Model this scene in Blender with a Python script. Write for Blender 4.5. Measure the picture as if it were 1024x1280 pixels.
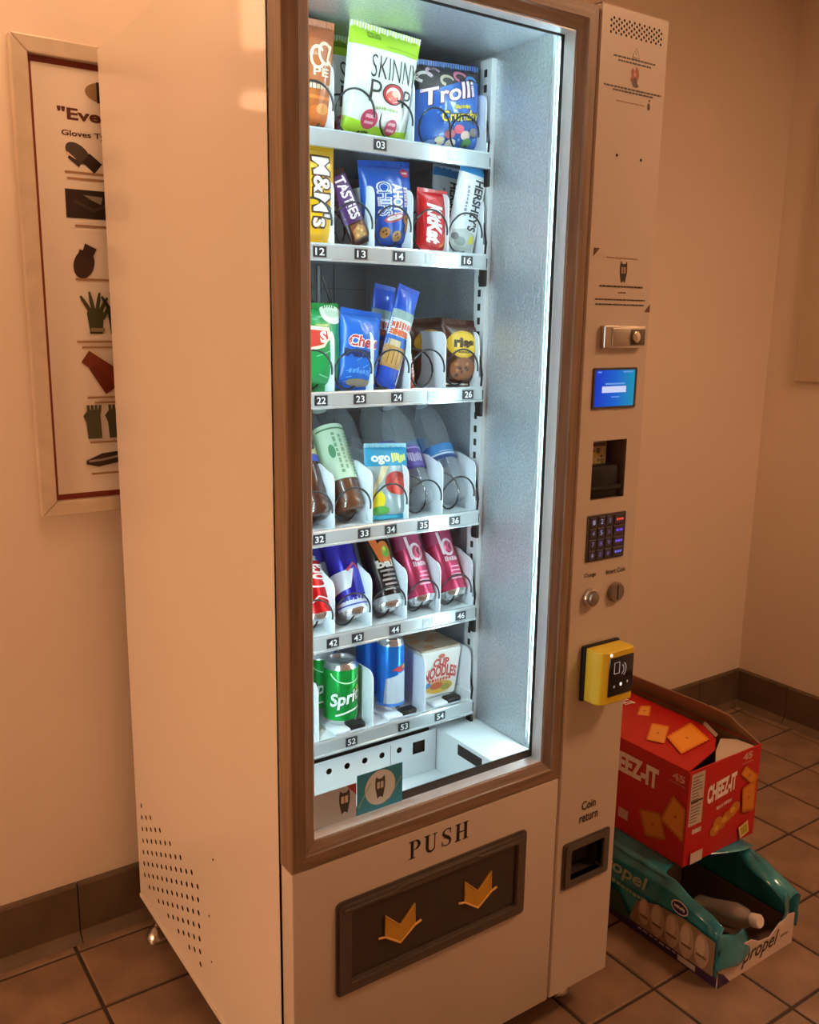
import bpy, bmesh, math, random
from math import sin, cos, pi, radians, sqrt
from mathutils import Vector, Matrix
from mathutils.geometry import tessellate_polygon
random.seed(7)
for o in list(bpy.data.objects): bpy.data.objects.remove(o)
SC = bpy.context.scene
COL = SC.collection

# ------------------------------------------------------------------ camera
CAM = Vector((-.5926, -1.1653, 1.4566)); YAW, PITCH, ROLL, FPX = .6072, -.2073, .0153, 1135.0
fwd = Vector((sin(YAW)*cos(PITCH), cos(YAW)*cos(PITCH), sin(PITCH)))
rgt = Vector((cos(YAW), -sin(YAW), 0)); upv = rgt.cross(fwd)
r2 = rgt*cos(ROLL) + upv*sin(ROLL); u2 = -rgt*sin(ROLL) + upv*cos(ROLL)
cd = bpy.data.cameras.new('camera'); cam = bpy.data.objects.new('camera', cd); COL.objects.link(cam)
cam.matrix_world = Matrix(((r2.x, u2.x, -fwd.x, CAM.x), (r2.y, u2.y, -fwd.y, CAM.y), (r2.z, u2.z, -fwd.z, CAM.z), (0, 0, 0, 1)))
cd.sensor_fit = 'VERTICAL'; cd.sensor_height = 36.0; cd.lens = 36.0*FPX/1280.0
cd.clip_start = .02; cd.clip_end = 50
SC.camera = cam
# ------------------------------------------------------------------ world, exposure, light levels
W = bpy.data.worlds.new('world'); SC.world = W; W.use_nodes = True
W.node_tree.nodes['Background'].inputs[0].default_value = (.9, .5, .3, 1)
W.node_tree.nodes['Background'].inputs[1].default_value = .03
vs = SC.view_settings; vs.view_transform = 'Standard'; vs.look = 'None'; vs.gamma = 1.0; vs.exposure = 0.0
vs.use_curve_mapping = False
WARM = (1.0, .54, .29)            # colour of the room lamps
COOL = (.66, .93, 1.0)            # colour of the cabinet's LED tubes
CEILING_LAMPS = [(-.08, .20, 14.0), (1.70, -1.15, 50.0)]
SIDE_FILL = 17.0   # x, y, emission strength
SCONCE = 7.5
LED = 120.0

# ------------------------------------------------------------------ materials
MATS = {}
def srgb(h):
    h = h.lstrip('#'); out = []
    for i in (0, 2, 4):
        c = int(h[i:i+2], 16)/255; out.append(c/12.92 if c <= .04045 else ((c+.055)/1.055)**2.4)
    return tuple(out)+(1,)
def mat(name, col, rough=.5, metal=0., var=.0, scale=8., stretch=(1, 1, 1), bump=0., bscale=60., coat=0., spec=.5, emit=None, estr=0., trans=0.):
    if name in MATS: return MATS[name]
    m = bpy.data.materials.new(name); m.use_nodes = True; nt = m.node_tree; b = nt.nodes['Principled BSDF']
    c = srgb(col) if isinstance(col, str) else tuple(col)+(1,)*(4-len(col))
    b.inputs['Base Color'].default_value = c; b.inputs['Roughness'].default_value = rough; b.inputs['Metallic'].default_value = metal
    b.inputs['Coat Weight'].default_value = coat; b.inputs['Coat Roughness'].default_value = .05; b.inputs['Specular IOR Level'].default_value = spec
    b.inputs['Transmission Weight'].default_value = trans
    if emit:
        b.inputs['Emission Color'].default_value = (srgb(emit) if isinstance(emit, str) else tuple(emit)+(1,)); b.inputs['Emission Strength'].default_value = estr
    tc = nt.nodes.new('ShaderNodeTexCoord'); mp = nt.nodes.new('ShaderNodeMapping'); mp.inputs['Scale'].default_value = stretch
    nt.links.new(tc.outputs['Object'], mp.inputs['Vector'])
    if var:
        n = nt.nodes.new('ShaderNodeTexNoise'); n.inputs['Scale'].default_value = scale; n.inputs['Detail'].default_value = 5
        nt.links.new(mp.outputs[0], n.inputs['Vector'])
        r = nt.nodes.new('ShaderNodeValToRGB'); r.color_ramp.elements[0].position = .3; r.color_ramp.elements[1].position = .7
        r.color_ramp.elements[0].color = tuple(max(0, x*(1-var)) for x in c[:3])+(1,)
        r.color_ramp.elements[1].color = tuple(min(1, x*(1+var)) for x in c[:3])+(1,)
        nt.links.new(n.outputs['Fac'], r.inputs['Fac']); nt.links.new(r.outputs['Color'], b.inputs['Base Color'])
    if bump:
        n2 = nt.nodes.new('ShaderNodeTexNoise'); n2.inputs['Scale'].default_value = bscale; n2.inputs['Detail'].default_value = 3
        nt.links.new(mp.outputs[0], n2.inputs['Vector'])
        bp = nt.nodes.new('ShaderNodeBump'); bp.inputs['Strength'].default_value = bump; bp.inputs['Distance'].default_value = .002
        nt.links.new(n2.outputs['Fac'], bp.inputs['Height']); nt.links.new(bp.outputs['Normal'], b.inputs['Normal'])
    MATS[name] = m; return m
def glassmat(name, tint=(1, 1, 1), refl=1.0, haze=0.0):
    if name in MATS: return MATS[name]
    m = bpy.data.materials.new(name); m.use_nodes = True; nt = m.node_tree; nt.nodes.clear()
    out = nt.nodes.new('ShaderNodeOutputMaterial'); mx = nt.nodes.new('ShaderNodeMixShader'); tr = nt.nodes.new('ShaderNodeBsdfTransparent')
    gl = nt.nodes.new('ShaderNodeBsdfGlossy'); fr = nt.nodes.new('ShaderNodeFresnel'); fr.inputs['IOR'].default_value = 1.0+.45*refl
    tr.inputs['Color'].default_value = tuple(tint)+(1,); gl.inputs['Roughness'].default_value = .03
    ge = nt.nodes.new('ShaderNodeNewGeometry'); inv = nt.nodes.new('ShaderNodeMath'); inv.operation = 'SUBTRACT'; inv.inputs[0].default_value = 1.0
    mu = nt.nodes.new('ShaderNodeMath'); mu.operation = 'MULTIPLY'       # thin pane: only the outer surface of the slab mirrors
    nt.links.new(ge.outputs['Backfacing'], inv.inputs[1]); nt.links.new(fr.outputs[0], mu.inputs[0]); nt.links.new(inv.outputs[0], mu.inputs[1])
    nt.links.new(mu.outputs[0], mx.inputs[0]); nt.links.new(gl.outputs[0], mx.inputs[2])
    if haze:
        df = nt.nodes.new('ShaderNodeBsdfDiffuse'); df.inputs['Color'].default_value = (.8, .85, .9, 1); m2 = nt.nodes.new('ShaderNodeMixShader'); m2.inputs[0].default_value = haze
        nt.links.new(tr.outputs[0], m2.inputs[1]); nt.links.new(df.outputs[0], m2.inputs[2]); nt.links.new(m2.outputs[0], mx.inputs[1])
    else: nt.links.new(tr.outputs[0], mx.inputs[1])
    nt.links.new(mx.outputs[0], out.inputs['Surface']); MATS[name] = m; return m
def C(h, rough=.42): return mat('print_'+h.strip('#')+('' if rough == .42 else str(rough)), h, rough)

PAINT = mat('cream_wall_paint', (.80, .69, .57), .62, var=.035, scale=1.6, bump=.10, bscale=220)
CEILP = mat('ceiling_paint', (.75, .70, .62), .8, var=.03)
TILE = mat('brown_quarry_tile', (.26, .165, .105), .40, var=.28, scale=9, bump=.12, bscale=90)
GROUT = mat('dark_grout', (.055, .036, .025), .85, var=.2, scale=60)
BASET = mat('dark_brown_base_tile', (.125, .084, .052), .42, var=.22, scale=10)
ENAMEL = mat('gloss_cream_enamel', (.78, .70, .60), .36, var=.015, scale=3, coat=.38)
DOORP = mat('satin_cream_door', (.60, .52, .44), .38, var=.02, scale=4, coat=.1)
DARK = mat('dark_void', (.012, .01, .009), .8)
WOODV = mat('brown_woodgrain_upright', (.25, .165, .105), .42, var=.28, scale=14, stretch=(9, 9, .5))
WOODH = mat('brown_woodgrain_rail', (.25, .165, .105), .42, var=.28, scale=14, stretch=(.5, 9, 9))
SILVER = mat('brushed_aluminium', (.84, .86, .87), .42, .25, var=.06, scale=40, stretch=(1, 1, .1))
STEEL = mat('polished_steel', (.62, .58, .52), .22, 1.)
STUCCO = mat('embossed_aluminium', (.68, .72, .76), .28, .78, var=.16, scale=210, bump=1.0, bscale=210)  # colour speckle put in for the shading of the embossed relief
BACKW = mat('grey_cabinet_liner', (.40, .42, .45), .5, .2, var=.12, scale=12)
WHITEM = mat('white_powder_coat', (.80, .84, .86), .4)
WHITEP = mat('white_plastic_divider', (.82, .86, .92), .35)
BLACKP = mat('black_plastic', (.010, .010, .011), .5, spec=.3)
BLACKW = mat('black_coil_wire', (.012, .012, .014), .3)
GASKET = mat('black_rubber', (.02, .018, .016), .55)
LEDR = mat('led_tube_right', (1, 1, 1), .5, emit=COOL, estr=LED)
LEDL = mat('led_tube_left', (1, 1, 1), .5, emit=COOL, estr=LED*.36)
LEDT = mat('led_tube_top', (1, 1, 1), .5, emit=COOL, estr=LED*.30)
GLASS = glassmat('door_glass', (.97, .99, .985), .9)
CLEARP = glassmat('clear_bottle_plastic', (.975, .985, .99), 1.4, haze=.13)
CLEARF = glassmat('clear_filled_plastic', (.96, .96, .96), .7)
FRAMEM = mat('champagne_poster_frame', (.70, .60, .47), .32, .35, var=.06, scale=30)
PAPER = mat('poster_paper', (.84, .76, .66), .35, var=.02, scale=5)
YELLOW = mat('yellow_plastic', (.78, .56, .03), .35)
GREYD = mat('dark_grey_plastic', (.050, .038, .030), .42, var=.1, scale=30)
GREYF = mat('grey_flap_frame', (.095, .075, .060), .4, var=.08, scale=30)

# ------------------------------------------------------------------ mesh helpers
class MB:
    def __init__(s): s.v = []; s.f = []; s.m = []; s.cur = 0
    def vert(s, p): s.v.append(tuple(p)); return len(s.v)-1
    def face(s, idx): s.f.append(tuple(idx)); s.m.append(s.cur)
    def poly(s, pts): s.face([s.vert(p) for p in pts])
    def box(s, x0, x1, y0, y1, z0, z1):
        b = len(s.v)
        for z in (z0, z1):
            for x, y in ((x0, y0), (x1, y0), (x1, y1), (x0, y1)): s.v.append((x, y, z))
        for f in ((0, 3, 2, 1), (4, 5, 6, 7), (0, 1, 5, 4), (1, 2, 6, 5), (2, 3, 7, 6), (3, 0, 4, 7)): s.face([b+i for i in f])
        return s
    def rbox(s, x0, x1, y0, y1, z0, z1, r=.003, seg=2):
        bm = bmesh.new(); bmesh.ops.create_cube(bm, size=1)
        for v in bm.verts: v.co = Vector(((x0+x1)/2+v.co.x*(x1-x0), (y0+y1)/2+v.co.y*(y1-y0), (z0+z1)/2+v.co.z*(z1-z0)))
        bmesh.ops.bevel(bm, geom=bm.edges[:], offset=r, segments=seg, profile=.5, affect='EDGES')
        s.addbm(bm); return s
    def addbm(s, bm):
        b = len(s.v); bm.verts.index_update()
        for v in bm.verts: s.v.append(tuple(v.co))
        for f in bm.faces: s.face([b+v.index for v in f.verts])
        bm.free()
    def prism(s, pts, axis, a0, a1):
        """2D outline extruded along an axis; pts are the two other coordinates in x,y,z order"""
        def P(p, a):
            return {'x': (a, p[0], p[1]), 'y': (p[0], a, p[1]), 'z': (p[0], p[1], a)}[axis]
        n = len(pts); i0 = [s.vert(P(p, a0)) for p in pts]; i1 = [s.vert(P(p, a1)) for p in pts]
        for t in tessellate_polygon([[Vector((p[0], p[1], 0)) for p in pts]]):
            s.face([i0[k] for k in t]); s.face([i1[k] for k in reversed(t)])
        for k in range(n): s.face((i0[k], i0[(k+1) % n], i1[(k+1) % n], i1[k]))
        return s
    def tube(s, path, r, n=8, cap=True):
        path = [Vector(p) for p in path]; rings = []
        for i, p in enumerate(path):
            t = (path[min(i+1, len(path)-1)]-path[max(i-1, 0)]).normalized()
            a = Vector((0, 0, 1)) if abs(t.z) < .9 else Vector((1, 0, 0))
            u = t.cross(a).normalized(); w = t.cross(u)
            rr = r[i] if isinstance(r, (list, tuple)) else r
            rings.append([s.vert(p+u*rr*cos(2*pi*k/n)+w*rr*sin(2*pi*k/n)) for k in range(n)])
        for a, b in zip(rings, rings[1:]):
            for k in range(n): s.face((a[k], a[(k+1) % n], b[(k+1) % n], b[k]))
        if cap: s.face(rings[0][::-1]); s.face(rings[-1])
        return s
    def lathe(s, prof, n=32, M=None, cap=True):
        """prof = list of (r, h) about local z, M places it"""
        M = M or Matrix(); rings = []
        for r, h in prof: rings.append([s.vert(M @ Vector((r*cos(2*pi*k/n), r*sin(2*pi*k/n), h))) for k in range(n)])
        for a, b in zip(rings, rings[1:]):
            for k in range(n): s.face((a[k], a[(k+1) % n], b[(k+1) % n], b[k]))
        if cap: s.face(rings[0][::-1]); s.face(rings[-1])
        return s
    def build(s, name, mats, parent=None, smooth=False, kind=None, label=None):
        me = bpy.data.meshes.new(name); me.from_pydata(s.v, [], s.f)
        if not isinstance(mats, (list, tuple)): mats = [mats]
        for m in mats: me.materials.append(m)
        me.polygons.foreach_set('material_index', s.m)
        bm = bmesh.new(); bm.from_mesh(me); bmesh.ops.recalc_face_normals(bm, faces=bm.faces[:]); bm.to_mesh(me); bm.free()
        if smooth:
            me.polygons.foreach_set('use_smooth', [True]*len(me.polygons)); me.set_sharp_from_angle(angle=radians(smooth if smooth is not True else 40))
        me.update(); o = bpy.data.objects.new(name, me); COL.objects.link(o)
        if parent: o.parent = parent
        if kind: o['kind'] = kind
        if label: o['label'] = label
        return o
def tag(o, label, cat, group=None):
    o['label'] = label; o['category'] = cat
    if group: o['group'] = group
    return o
def thing(name, label, cat, loc=(0, 0, 0), rot=(0, 0, 0), group=None):
    o = bpy.data.objects.new(name, None); COL.objects.link(o); o.location = loc; o.rotation_euler = rot
    o.empty_display_size = .05; o.rotation_mode = 'ZYX'
    return tag(o, label, cat, group)
def struct(name, mb, m, smooth=False):
    o = mb.build(name, m, None, smooth); o['kind'] = 'structure'; return o
def shared(name, o, parent, loc=None):
    c = bpy.data.objects.new(name, o.data); COL.objects.link(c); c.parent = parent
    if loc: c.location = loc
    return c
def RX(a): return Matrix.Rotation(radians(a), 4, 'X')
def RY(a): return Matrix.Rotation(radians(a), 4, 'Y')
def RZ(a): return Matrix.Rotation(radians(a), 4, 'Z')
def T(*p): return Matrix.Translation(Vector(p))

# ------------------------------------------------------------------ flat print: outlines and lettering laid on a surface
_tc = {}
def text2d(body, bold=0., shear=0., space=1.):
    k = (body, bold, shear, space)
    if k in _tc: return _tc[k]
    cu = bpy.data.curves.new('lettering', 'FONT'); cu.body = body; cu.offset = bold; cu.shear = shear; cu.size = 1; cu.resolution_u = 3; cu.space_character = space
    o = bpy.data.objects.new('lettering', cu); me = bpy.data.meshes.new_from_object(o)
    me.calc_loop_triangles()
    v = [(p.co.x, p.co.y) for p in me.vertices]; f = [tuple(t.vertices) for t in me.loop_triangles]
    bpy.data.objects.remove(o); bpy.data.curves.remove(cu); bpy.data.meshes.remove(me)
    x0 = min(p[0] for p in v); x1 = max(p[0] for p in v); y0 = min(p[1] for p in v); y1 = max(p[1] for p in v)
    v = [((a-x0)/(x1-x0), (b-y0)/(y1-y0)) for a, b in v]
    _tc[k] = (v, f); return _tc[k]
class Print:
    def __init__(s): s.tris = []; s.mats = []; s.layer = 0
    def _mi(s, m):
        if isinstance(m, str): m = C(m)
        if m not in s.mats: s.mats.append(m)
        return s.mats.index(m)
    def add(s, v, f, m, layer=None):
        mi = s._mi(m)
        if layer is None: s.layer += 1; layer = s.layer
        for t in f: s.tris.append(([v[i] for i in t], mi, layer))
    def poly(s, pts, m):
        s.add(pts, [t for t in tessellate_polygon([[Vector((p[0], p[1], 0)) for p in pts]])], m); return s
    def rect(s, x0, x1, z0, z1, m): s.add([(x0, z0), (x1, z0), (x1, z1), (x0, z1)], [(0, 1, 2), (0, 2, 3)], m); return s
    def ell(s, x, z, rx, rz, m, n=24, rot=0):
        c, d = cos(radians(rot)), sin(radians(rot))
        pts = [(x+rx*cos(2*pi*k/n)*c-rz*sin(2*pi*k/n)*d, z+rx*cos(2*pi*k/n)*d+rz*sin(2*pi*k/n)*c) for k in range(n)]
        s.add([(x, z)]+pts, [(0, 1+k, 1+(k+1) % n) for k in range(n)], m); return s
    def stroke(s, pts, w, m):
        """polyline of given width (or list of widths)"""
        n = len(pts); L = []; R = []
        for i, p in enumerate(pts):
            a = pts[max(i-1, 0)]; b = pts[min(i+1, n-1)]; dx, dz = b[0]-a[0], b[1]-a[1]; l = sqrt(dx*dx+dz*dz) or 1
            ww = (w[i] if isinstance(w, (list, tuple)) else w)/2
            L.append((p[0]-dz/l*ww, p[1]+dx/l*ww)); R.append((p[0]+dz/l*ww, p[1]-dx/l*ww))
        v = L+R; f = []
        for i in range(n-1): f += [(i, i+1, n+i+1), (i, n+i+1, n+i)]
        s.add(v, f, m); return s
    def arc(s, x, z, rx, rz, a0, a1, w, m, n=20):
        return s.stroke([(x+rx*cos(radians(a0+(a1-a0)*k/n)), z+rz*sin(radians(a0+(a1-a0)*k/n))) for k in range(n+1)], w, m)
    def text(s, body, x0, x1, z0, z1, m, bold=0., shear=0., rot=0, bend=None):
        """lettering fitted to a rectangle; rot 90 reads upwards, -90 downwards; bend(x) lifts it"""
        if body == '~':                                 # lettering too blurred to read: broken bars
            v = []; f = []; x = 0.; q = random.Random(int((x0+z1)*1e5))
            while x < .97:
                w = q.uniform(.06, .13); h0 = q.uniform(.05, .3); h1 = q.uniform(.75, 1.); k = len(v)
                v += [(x, h0), (min(1, x+w), h0), (min(1, x+w), h1), (x, h1)]; f += [(k, k+1, k+2), (k, k+2, k+3)]; x += w+.035
        else: v, f = text2d(body, bold, shear)
        o = []
        for a, b in v:
            if rot == 90: p = (x0+(x1-x0)*(1-b), z0+(z1-z0)*a)
            elif rot == -90: p = (x0+(x1-x0)*b, z0+(z1-z0)*(1-a))
            else: p = (x0+(x1-x0)*a, z0+(z1-z0)*b)
            if bend: p = bend(*p)
            o.append(p)
        s.add(o, f, m); return s
    def build(s, name, S, parent, maxlen=.012, base=.0004, step=.00012, label=None, thick=0):
        mb = MB()
        def rec(t, mi, off, d=0):
            (a, b, c) = t
            e = [((a[0]-b[0])**2+(a[1]-b[1])**2, 0), ((b[0]-c[0])**2+(b[1]-c[1])**2, 1), ((c[0]-a[0])**2+(c[1]-a[1])**2, 2)]
            l, k = max(e)
            if l > maxlen*maxlen and d < 12:
                if k == 0: m = ((a[0]+b[0])/2, (a[1]+b[1])/2); rec((a, m, c), mi, off, d+1); rec((m, b, c), mi, off, d+1)
                elif k == 1: m = ((b[0]+c[0])/2, (b[1]+c[1])/2); rec((a, b, m), mi, off, d+1); rec((a, m, c), mi, off, d+1)
                else: m = ((a[0]+c[0])/2, (a[1]+c[1])/2); rec((a, b, m), mi, off, d+1); rec((m, b, c), mi, off, d+1)
                return
            mb.cur = mi; i = len(mb.v); mb.v += [tuple(S(p[0], p[1], off)) for p in t]; mb.face((i, i+1, i+2))
        for t, mi, ly in s.tris: rec(t, mi, base+ly*step)
        me = bpy.data.meshes.new(name); me.from_pydata(mb.v, [], mb.f)
        for m in s.mats: me.materials.append(m)
        me.polygons.foreach_set('material_index', mb.m); me.update()
        o = bpy.data.objects.new(name, me); COL.objects.link(o); o.parent = parent
        if label: o['label'] = label
        return o
def flatS(y): return lambda x, z, off: (x, y-off, z)           # a face that looks towards -y
def faceX(x): return lambda a, z, off: (x-off, -a, z)          # a face that looks towards -x, read with a = -y

# ================================================================== THE ROOM
YW, XR, XL, YF, ZC = .857, 2.398, -2.4, -3.4, 2.62
m = MB(); m.box(XL-.1, XR+.1, YW, YW+.1, -.05, ZC); struct('wall_back', m, PAINT)
m = MB(); m.box(XR, XR+.1, YF, YW, -.05, ZC); struct('wall_right', m, PAINT)
m = MB(); m.box(XL-.1, XL, YF, YW, -.05, ZC); struct('wall_left', m, PAINT)
m = MB(); m.box(XL-.1, XR+.1, YF-.1, YF, -.05, ZC); struct('wall_front', m, PAINT)
m = MB(); m.box(XL-.1, XR+.1, YF-.1, YW+.1, ZC, ZC+.05); struct('ceiling', m, CEILP)
m = MB(); m.box(XL-.1, XR+.1, YF-.1, YW+.1, -.05, -.004); floor = struct('floor', m, GROUT)
# quarry tiles, laid square to the walls
PT = .2075; TX0, TY0 = .885, -.029
def tilemesh(w, d):
    mb = MB(); bm = bmesh.new(); bmesh.ops.create_cube(bm, size=1)
    for v in bm.verts: v.co = Vector((v.co.x*w, v.co.y*d, -.0035+v.co.z*.007))
    top = [e for e in bm.edges if all(v.co.z > -.001 for v in e.verts)]
    bmesh.ops.bevel(bm, geom=top, offset=.0025, segments=1, affect='EDGES'); mb.addbm(bm); return mb
first = None
for j in range(-9, 5):
    for i in range(-11, 8):
        x0, y0 = TX0+i*PT, TY0+j*PT
        if y0 > YW: continue
        d = min(PT, YW-y0); w = min(PT, XR-x0)
        if w < .03 or d < .03: continue
        cut = (d < PT or w < PT)
        if cut:
            o = tilemesh(w-.008, d-.008).build('tile', TILE, floor)
        elif first is None: o = first = tilemesh(PT-.008, PT-.008).build('tile', TILE, floor)
        else: o = shared('tile', first, floor)
        o.location = (x0+w/2, y0+d/2, random.uniform(-.0006, .0004)); o.rotation_euler = (random.uniform(-.002, .002), random.uniform(-.002, .002), 0)
m = MB(); m.box(XL, XR, YF, TY0-9*PT, -.006, -.0005); m.box(XL, TX0-11*PT, TY0-9*PT, YW, -.006, -.0005)
o = m.build('tile_field', TILE, floor); o['kind'] = 'stuff'
# coved base tiles
def basemesh(L):
    t = .013; pr = [(0, 0), (-.034, 0), (-.030, .004), (-.022, .010), (-t, .022), (-t, .138), (-.010, .143), (-.006, .145), (0, .145)]
    mb = MB(); mb.prism([(p[0], p[1]) for p in pr], 'x', .0015, L-.0015); return mb
bb = MB(); bb.box(XL, XR, YW-.008, YW, 0, .140); baseb = struct('baseboard_back', bb, GROUT)
bt = None; x = -.134-11*PT
while x < XR-.02:
    L = min(PT, XR-x)
    if L < PT-.001: o = basemesh(L).build('base_tile', BASET, baseb, 30)
    elif bt is None: o = bt = basemesh(PT).build('base_tile', BASET, baseb, 30)
    else: o = shared('base_tile', bt, baseb)
    o.location = (x, YW, 0); x += PT
bb = MB(); bb.box(XR-.008, XR, -1.2, YW-.013, 0, .140); baser = struct('baseboard_right', bb, GROUT)
y = YW-.013
while y > -1.2:
    o = shared('base_tile', bt, baser, (XR, y, 0)); o.rotation_euler = (0, 0, -pi/2); y -= PT
# tan board on the right wall
m = MB(); m.rbox(XR-.018, XR, -.35, .735, 1.268, 2.20, .003, 1)
tag(m.build('wall_board', mat('tan_board', (.62, .50, .38), .7, var=.05, scale=6)), 'plain tan board fixed to the right wall at the picture edge', 'board')

# ------------------------------------------------------------------ lamps
for k, (x, y, st) in enumerate(CEILING_LAMPS):
    t = thing('ceiling_lamp', ['warm square ceiling lamp above the left edge of the vending machine', 'warm square ceiling lamp in front of the vending machine'][k], 'lamp', (x, y, ZC))
    m = MB()
    for a in ((-.24, .24, -.24, -.21), (-.24, .24, .21, .24), (-.24, -.21, -.21, .21), (.21, .24, -.21, .21)): m.box(*a, -.05, 0)
    m.box(-.21, .21, -.21, .21, -.012, 0); m.build('housing', WHITEM, t)
    m = MB(); m.box(-.209, .209, -.209, .209, -.042, -.036)
    m.build('diffuser', mat('lamp_diffuser_%d' % k, (.9, .85, .8), .6, emit=WARM, estr=st), t)
t = thing('wall_light', 'small warm wall lamp beside the glove poster, seen mirrored in the cabinet side', 'lamp', (-.36, YW, 2.08))
m = MB(); m.rbox(-.05, .05, -.02, 0, -.20, .20, .004); m.rbox(-.035, .035, -.05, -.02, -.125, -.06, .004); m.build('wall_plate', STEEL, t, 30)
sm = mat('lamp_shade_glow', (.9, .85, .8), .5, emit=WARM, estr=SCONCE)
m = MB(); m.rbox(-.03, .03, -.075, -.022, -.035, .17, .008); m.build('upper_shade', sm, t, 30)
m = MB(); m.rbox(-.035, .035, -.07, -.022, -.165, -.135, .006); m.build('lower_shade', sm, t, 30)

t = thing('wall_light', 'broad warm fill light added on the left wall, out of the picture', 'lamp', (XL, .12, .85))  # unseen light added at mid height to brighten the cabinet's side panel
m = MB(); m.rbox(0, .03, -.32, .32, -.42, .42, .006); m.build('wall_plate', STEEL, t, 30)
m = MB(); m.rbox(.03, .07, -.29, .29, -.39, .39, .012); m.build('fill_panel', mat('side_fill_glow', (.9, .85, .8), .5, emit=WARM, estr=SIDE_FILL), t, 30)

# ================================================================== THE POSTER
po = thing('framed_poster', 'framed poster of work gloves hanging on the wall behind the vending machine', 'poster', (0, YW, 1.51))
PX0, PX1, PZ0, PZ1, FWI = -.157, .46, 1.034-1.51, 1.99-1.51, .032
def bar(ax, pts):
    return MB().prism(pts, 'y', -.026, 0)
for nm, pts in (('frame_bar', [(PX0, PZ0), (PX0, PZ1), (PX0+FWI, PZ1-FWI), (PX0+FWI, PZ0+FWI)]), ('frame_bar', [(PX1, PZ0), (PX1, PZ1), (PX1-FWI, PZ1-FWI), (PX1-FWI, PZ0+FWI)]),
                ('frame_bar', [(PX0, PZ1), (PX1, PZ1), (PX1-FWI, PZ1-FWI), (PX0+FWI, PZ1-FWI)]), ('frame_bar', [(PX0, PZ0), (PX1, PZ0), (PX1-FWI, PZ0+FWI), (PX0+FWI, PZ0+FWI)])):
    bm_ = MB().prism(pts, 'y', -.026, 0).build(nm, FRAMEM, po)
    bv = bm_.modifiers.new('bevel', 'BEVEL'); bv.width = .003; bv.segments = 2
m = MB(); m.box(PX0+FWI-.002, PX1-FWI+.002, -.008, -.001, PZ0+FWI-.002, PZ1-FWI+.002); sheet = m.build('poster_sheet', PAPER, po)
P = Print(); ix0, ix1, iz0, iz1 = PX0+FWI, PX1-FWI, PZ0+FWI, PZ1-FWI; RD = '#7a2810'
for a in ((ix0, ix0+.008, iz0, iz1), (ix1-.008, ix1, iz0, iz1), (ix0, ix1, iz0, iz0+.012), (ix0, ix1, iz1-.012, iz1)): P.rect(*a, RD)  # red-brown inner border, widened and darkened to paint the frame's shadow
Z = lambda z: z-1.51
P.ell(.035, Z(1.905), .05, .022, '#9b7c58'); P.rect(.009, .017, Z(1.885), Z(1.925), '#2a1a10')
P.text('"Ever', -.072, .036, Z(1.846), Z(1.870), '#5a2416', .03)
P.text('Gloves Types', -.066, .05, Z(1.812), Z(1.826), '#4a2c1a', .02)
def hand(cx, cz, h, col, cuff, spread=1., rot=0):
    c, s_ = cos(radians(rot)), sin(radians(rot)); w = h*.42
    def q(p): return (cx+p[0]*c-p[1]*s_, cz+p[0]*s_+p[1]*c)
    P.poly([q(p) for p in ((-w*.36, -h*.5), (w*.36, -h*.5), (w*.5, 0), (w*.42, h*.12), (-w*.42, h*.12), (-w*.5, 0))], col)
    for k, a in enumerate((-24, -8, 8, 22)):
        bx = (-.33+.22*k)*w; L = h*(.40, .46, .44, .36)[k]; a = radians(a*spread)
        P.stroke([q((bx, h*.08)), q((bx+sin(a)*L*.6, h*.08+cos(a)*L*.6)), q((bx+sin(a)*L, h*.08+cos(a)*L))], [w*.24, w*.21, w*.12], col)
    P.stroke([q((w*.4, -h*.12)), q((w*.66, h*.05)), q((w*.78, h*.2))], [w*.26, w*.22, w*.12], col)
    P.poly([q(p) for p in ((-w*.38, -h*.5), (w*.38, -h*.5), (w*.40, -h*.34), (-w*.40, -h*.34))], cuff)
def cap(x0, x1, z, col='#a8805c'): P.rect(x0, x1, Z(z)-.0022, Z(z)+.0022, col)
# first glove: grey, cuff down to the right
P.ell(-.036, Z(1.783), .027, .017, '#4a4038', rot=-35); P.stroke([(-.02, Z(1.776)), (.004, Z(1.756))], [.024, .026], '#2c1a12'); P.stroke([(-.058, Z(1.783)), (-.043, Z(1.768))], [.005, .009], '#e4cdb0')
P.stroke([(-.055, Z(1.775)), (-.032, Z(1.760))], [.006, .010], '#3b3029')
cap(-.064, .05, 1.745); cap(-.06, .05, 1.733)
P.rect(-.066, .055, Z(1.655), Z(1.712), '#2a1912'); P.poly([(-.03, Z(1.702)), (.01, Z(1.70)), (.006, Z(1.685)), (-.012, Z(1.692))], '#8c8676'); P.stroke([(-.05, Z(1.69)), (-.01, Z(1.672)), (.03, Z(1.69))], .006, '#43352a')
cap(-.05, .04, 1.640)
P.ell(-.036, Z(1.563), .021, .030, '#3a2418', rot=-18); P.stroke([(-.03, Z(1.578)), (-.02, Z(1.600))], [.022, .026], '#2f1c13'); P.stroke([(-.046, Z(1.57)), (-.04, Z(1.592))], [.010, .008], '#3a2418'); cap(-.055, .04, 1.532)
hand(-.018, Z(1.462), .085, '#45472c', '#3b3a22', 1.3); hand(.026, Z(1.462), .085, '#2e2a1a', '#3b3a22', 1.3); P.rect(-.03, .0, Z(1.424), Z(1.432), '#9c8a66')
cap(-.06, .05, 1.403); cap(-.05, .05, 1.391)
P.stroke([(-.045, Z(1.372)), (.03, Z(1.318))], [.03, .036], '#7a2f16'); P.stroke([(-.03, Z(1.352)), (.006, Z(1.298))], [.02, .026], '#6a2510'); cap(-.045, .05, 1.284); cap(-.03, .04, 1.273)
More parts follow.
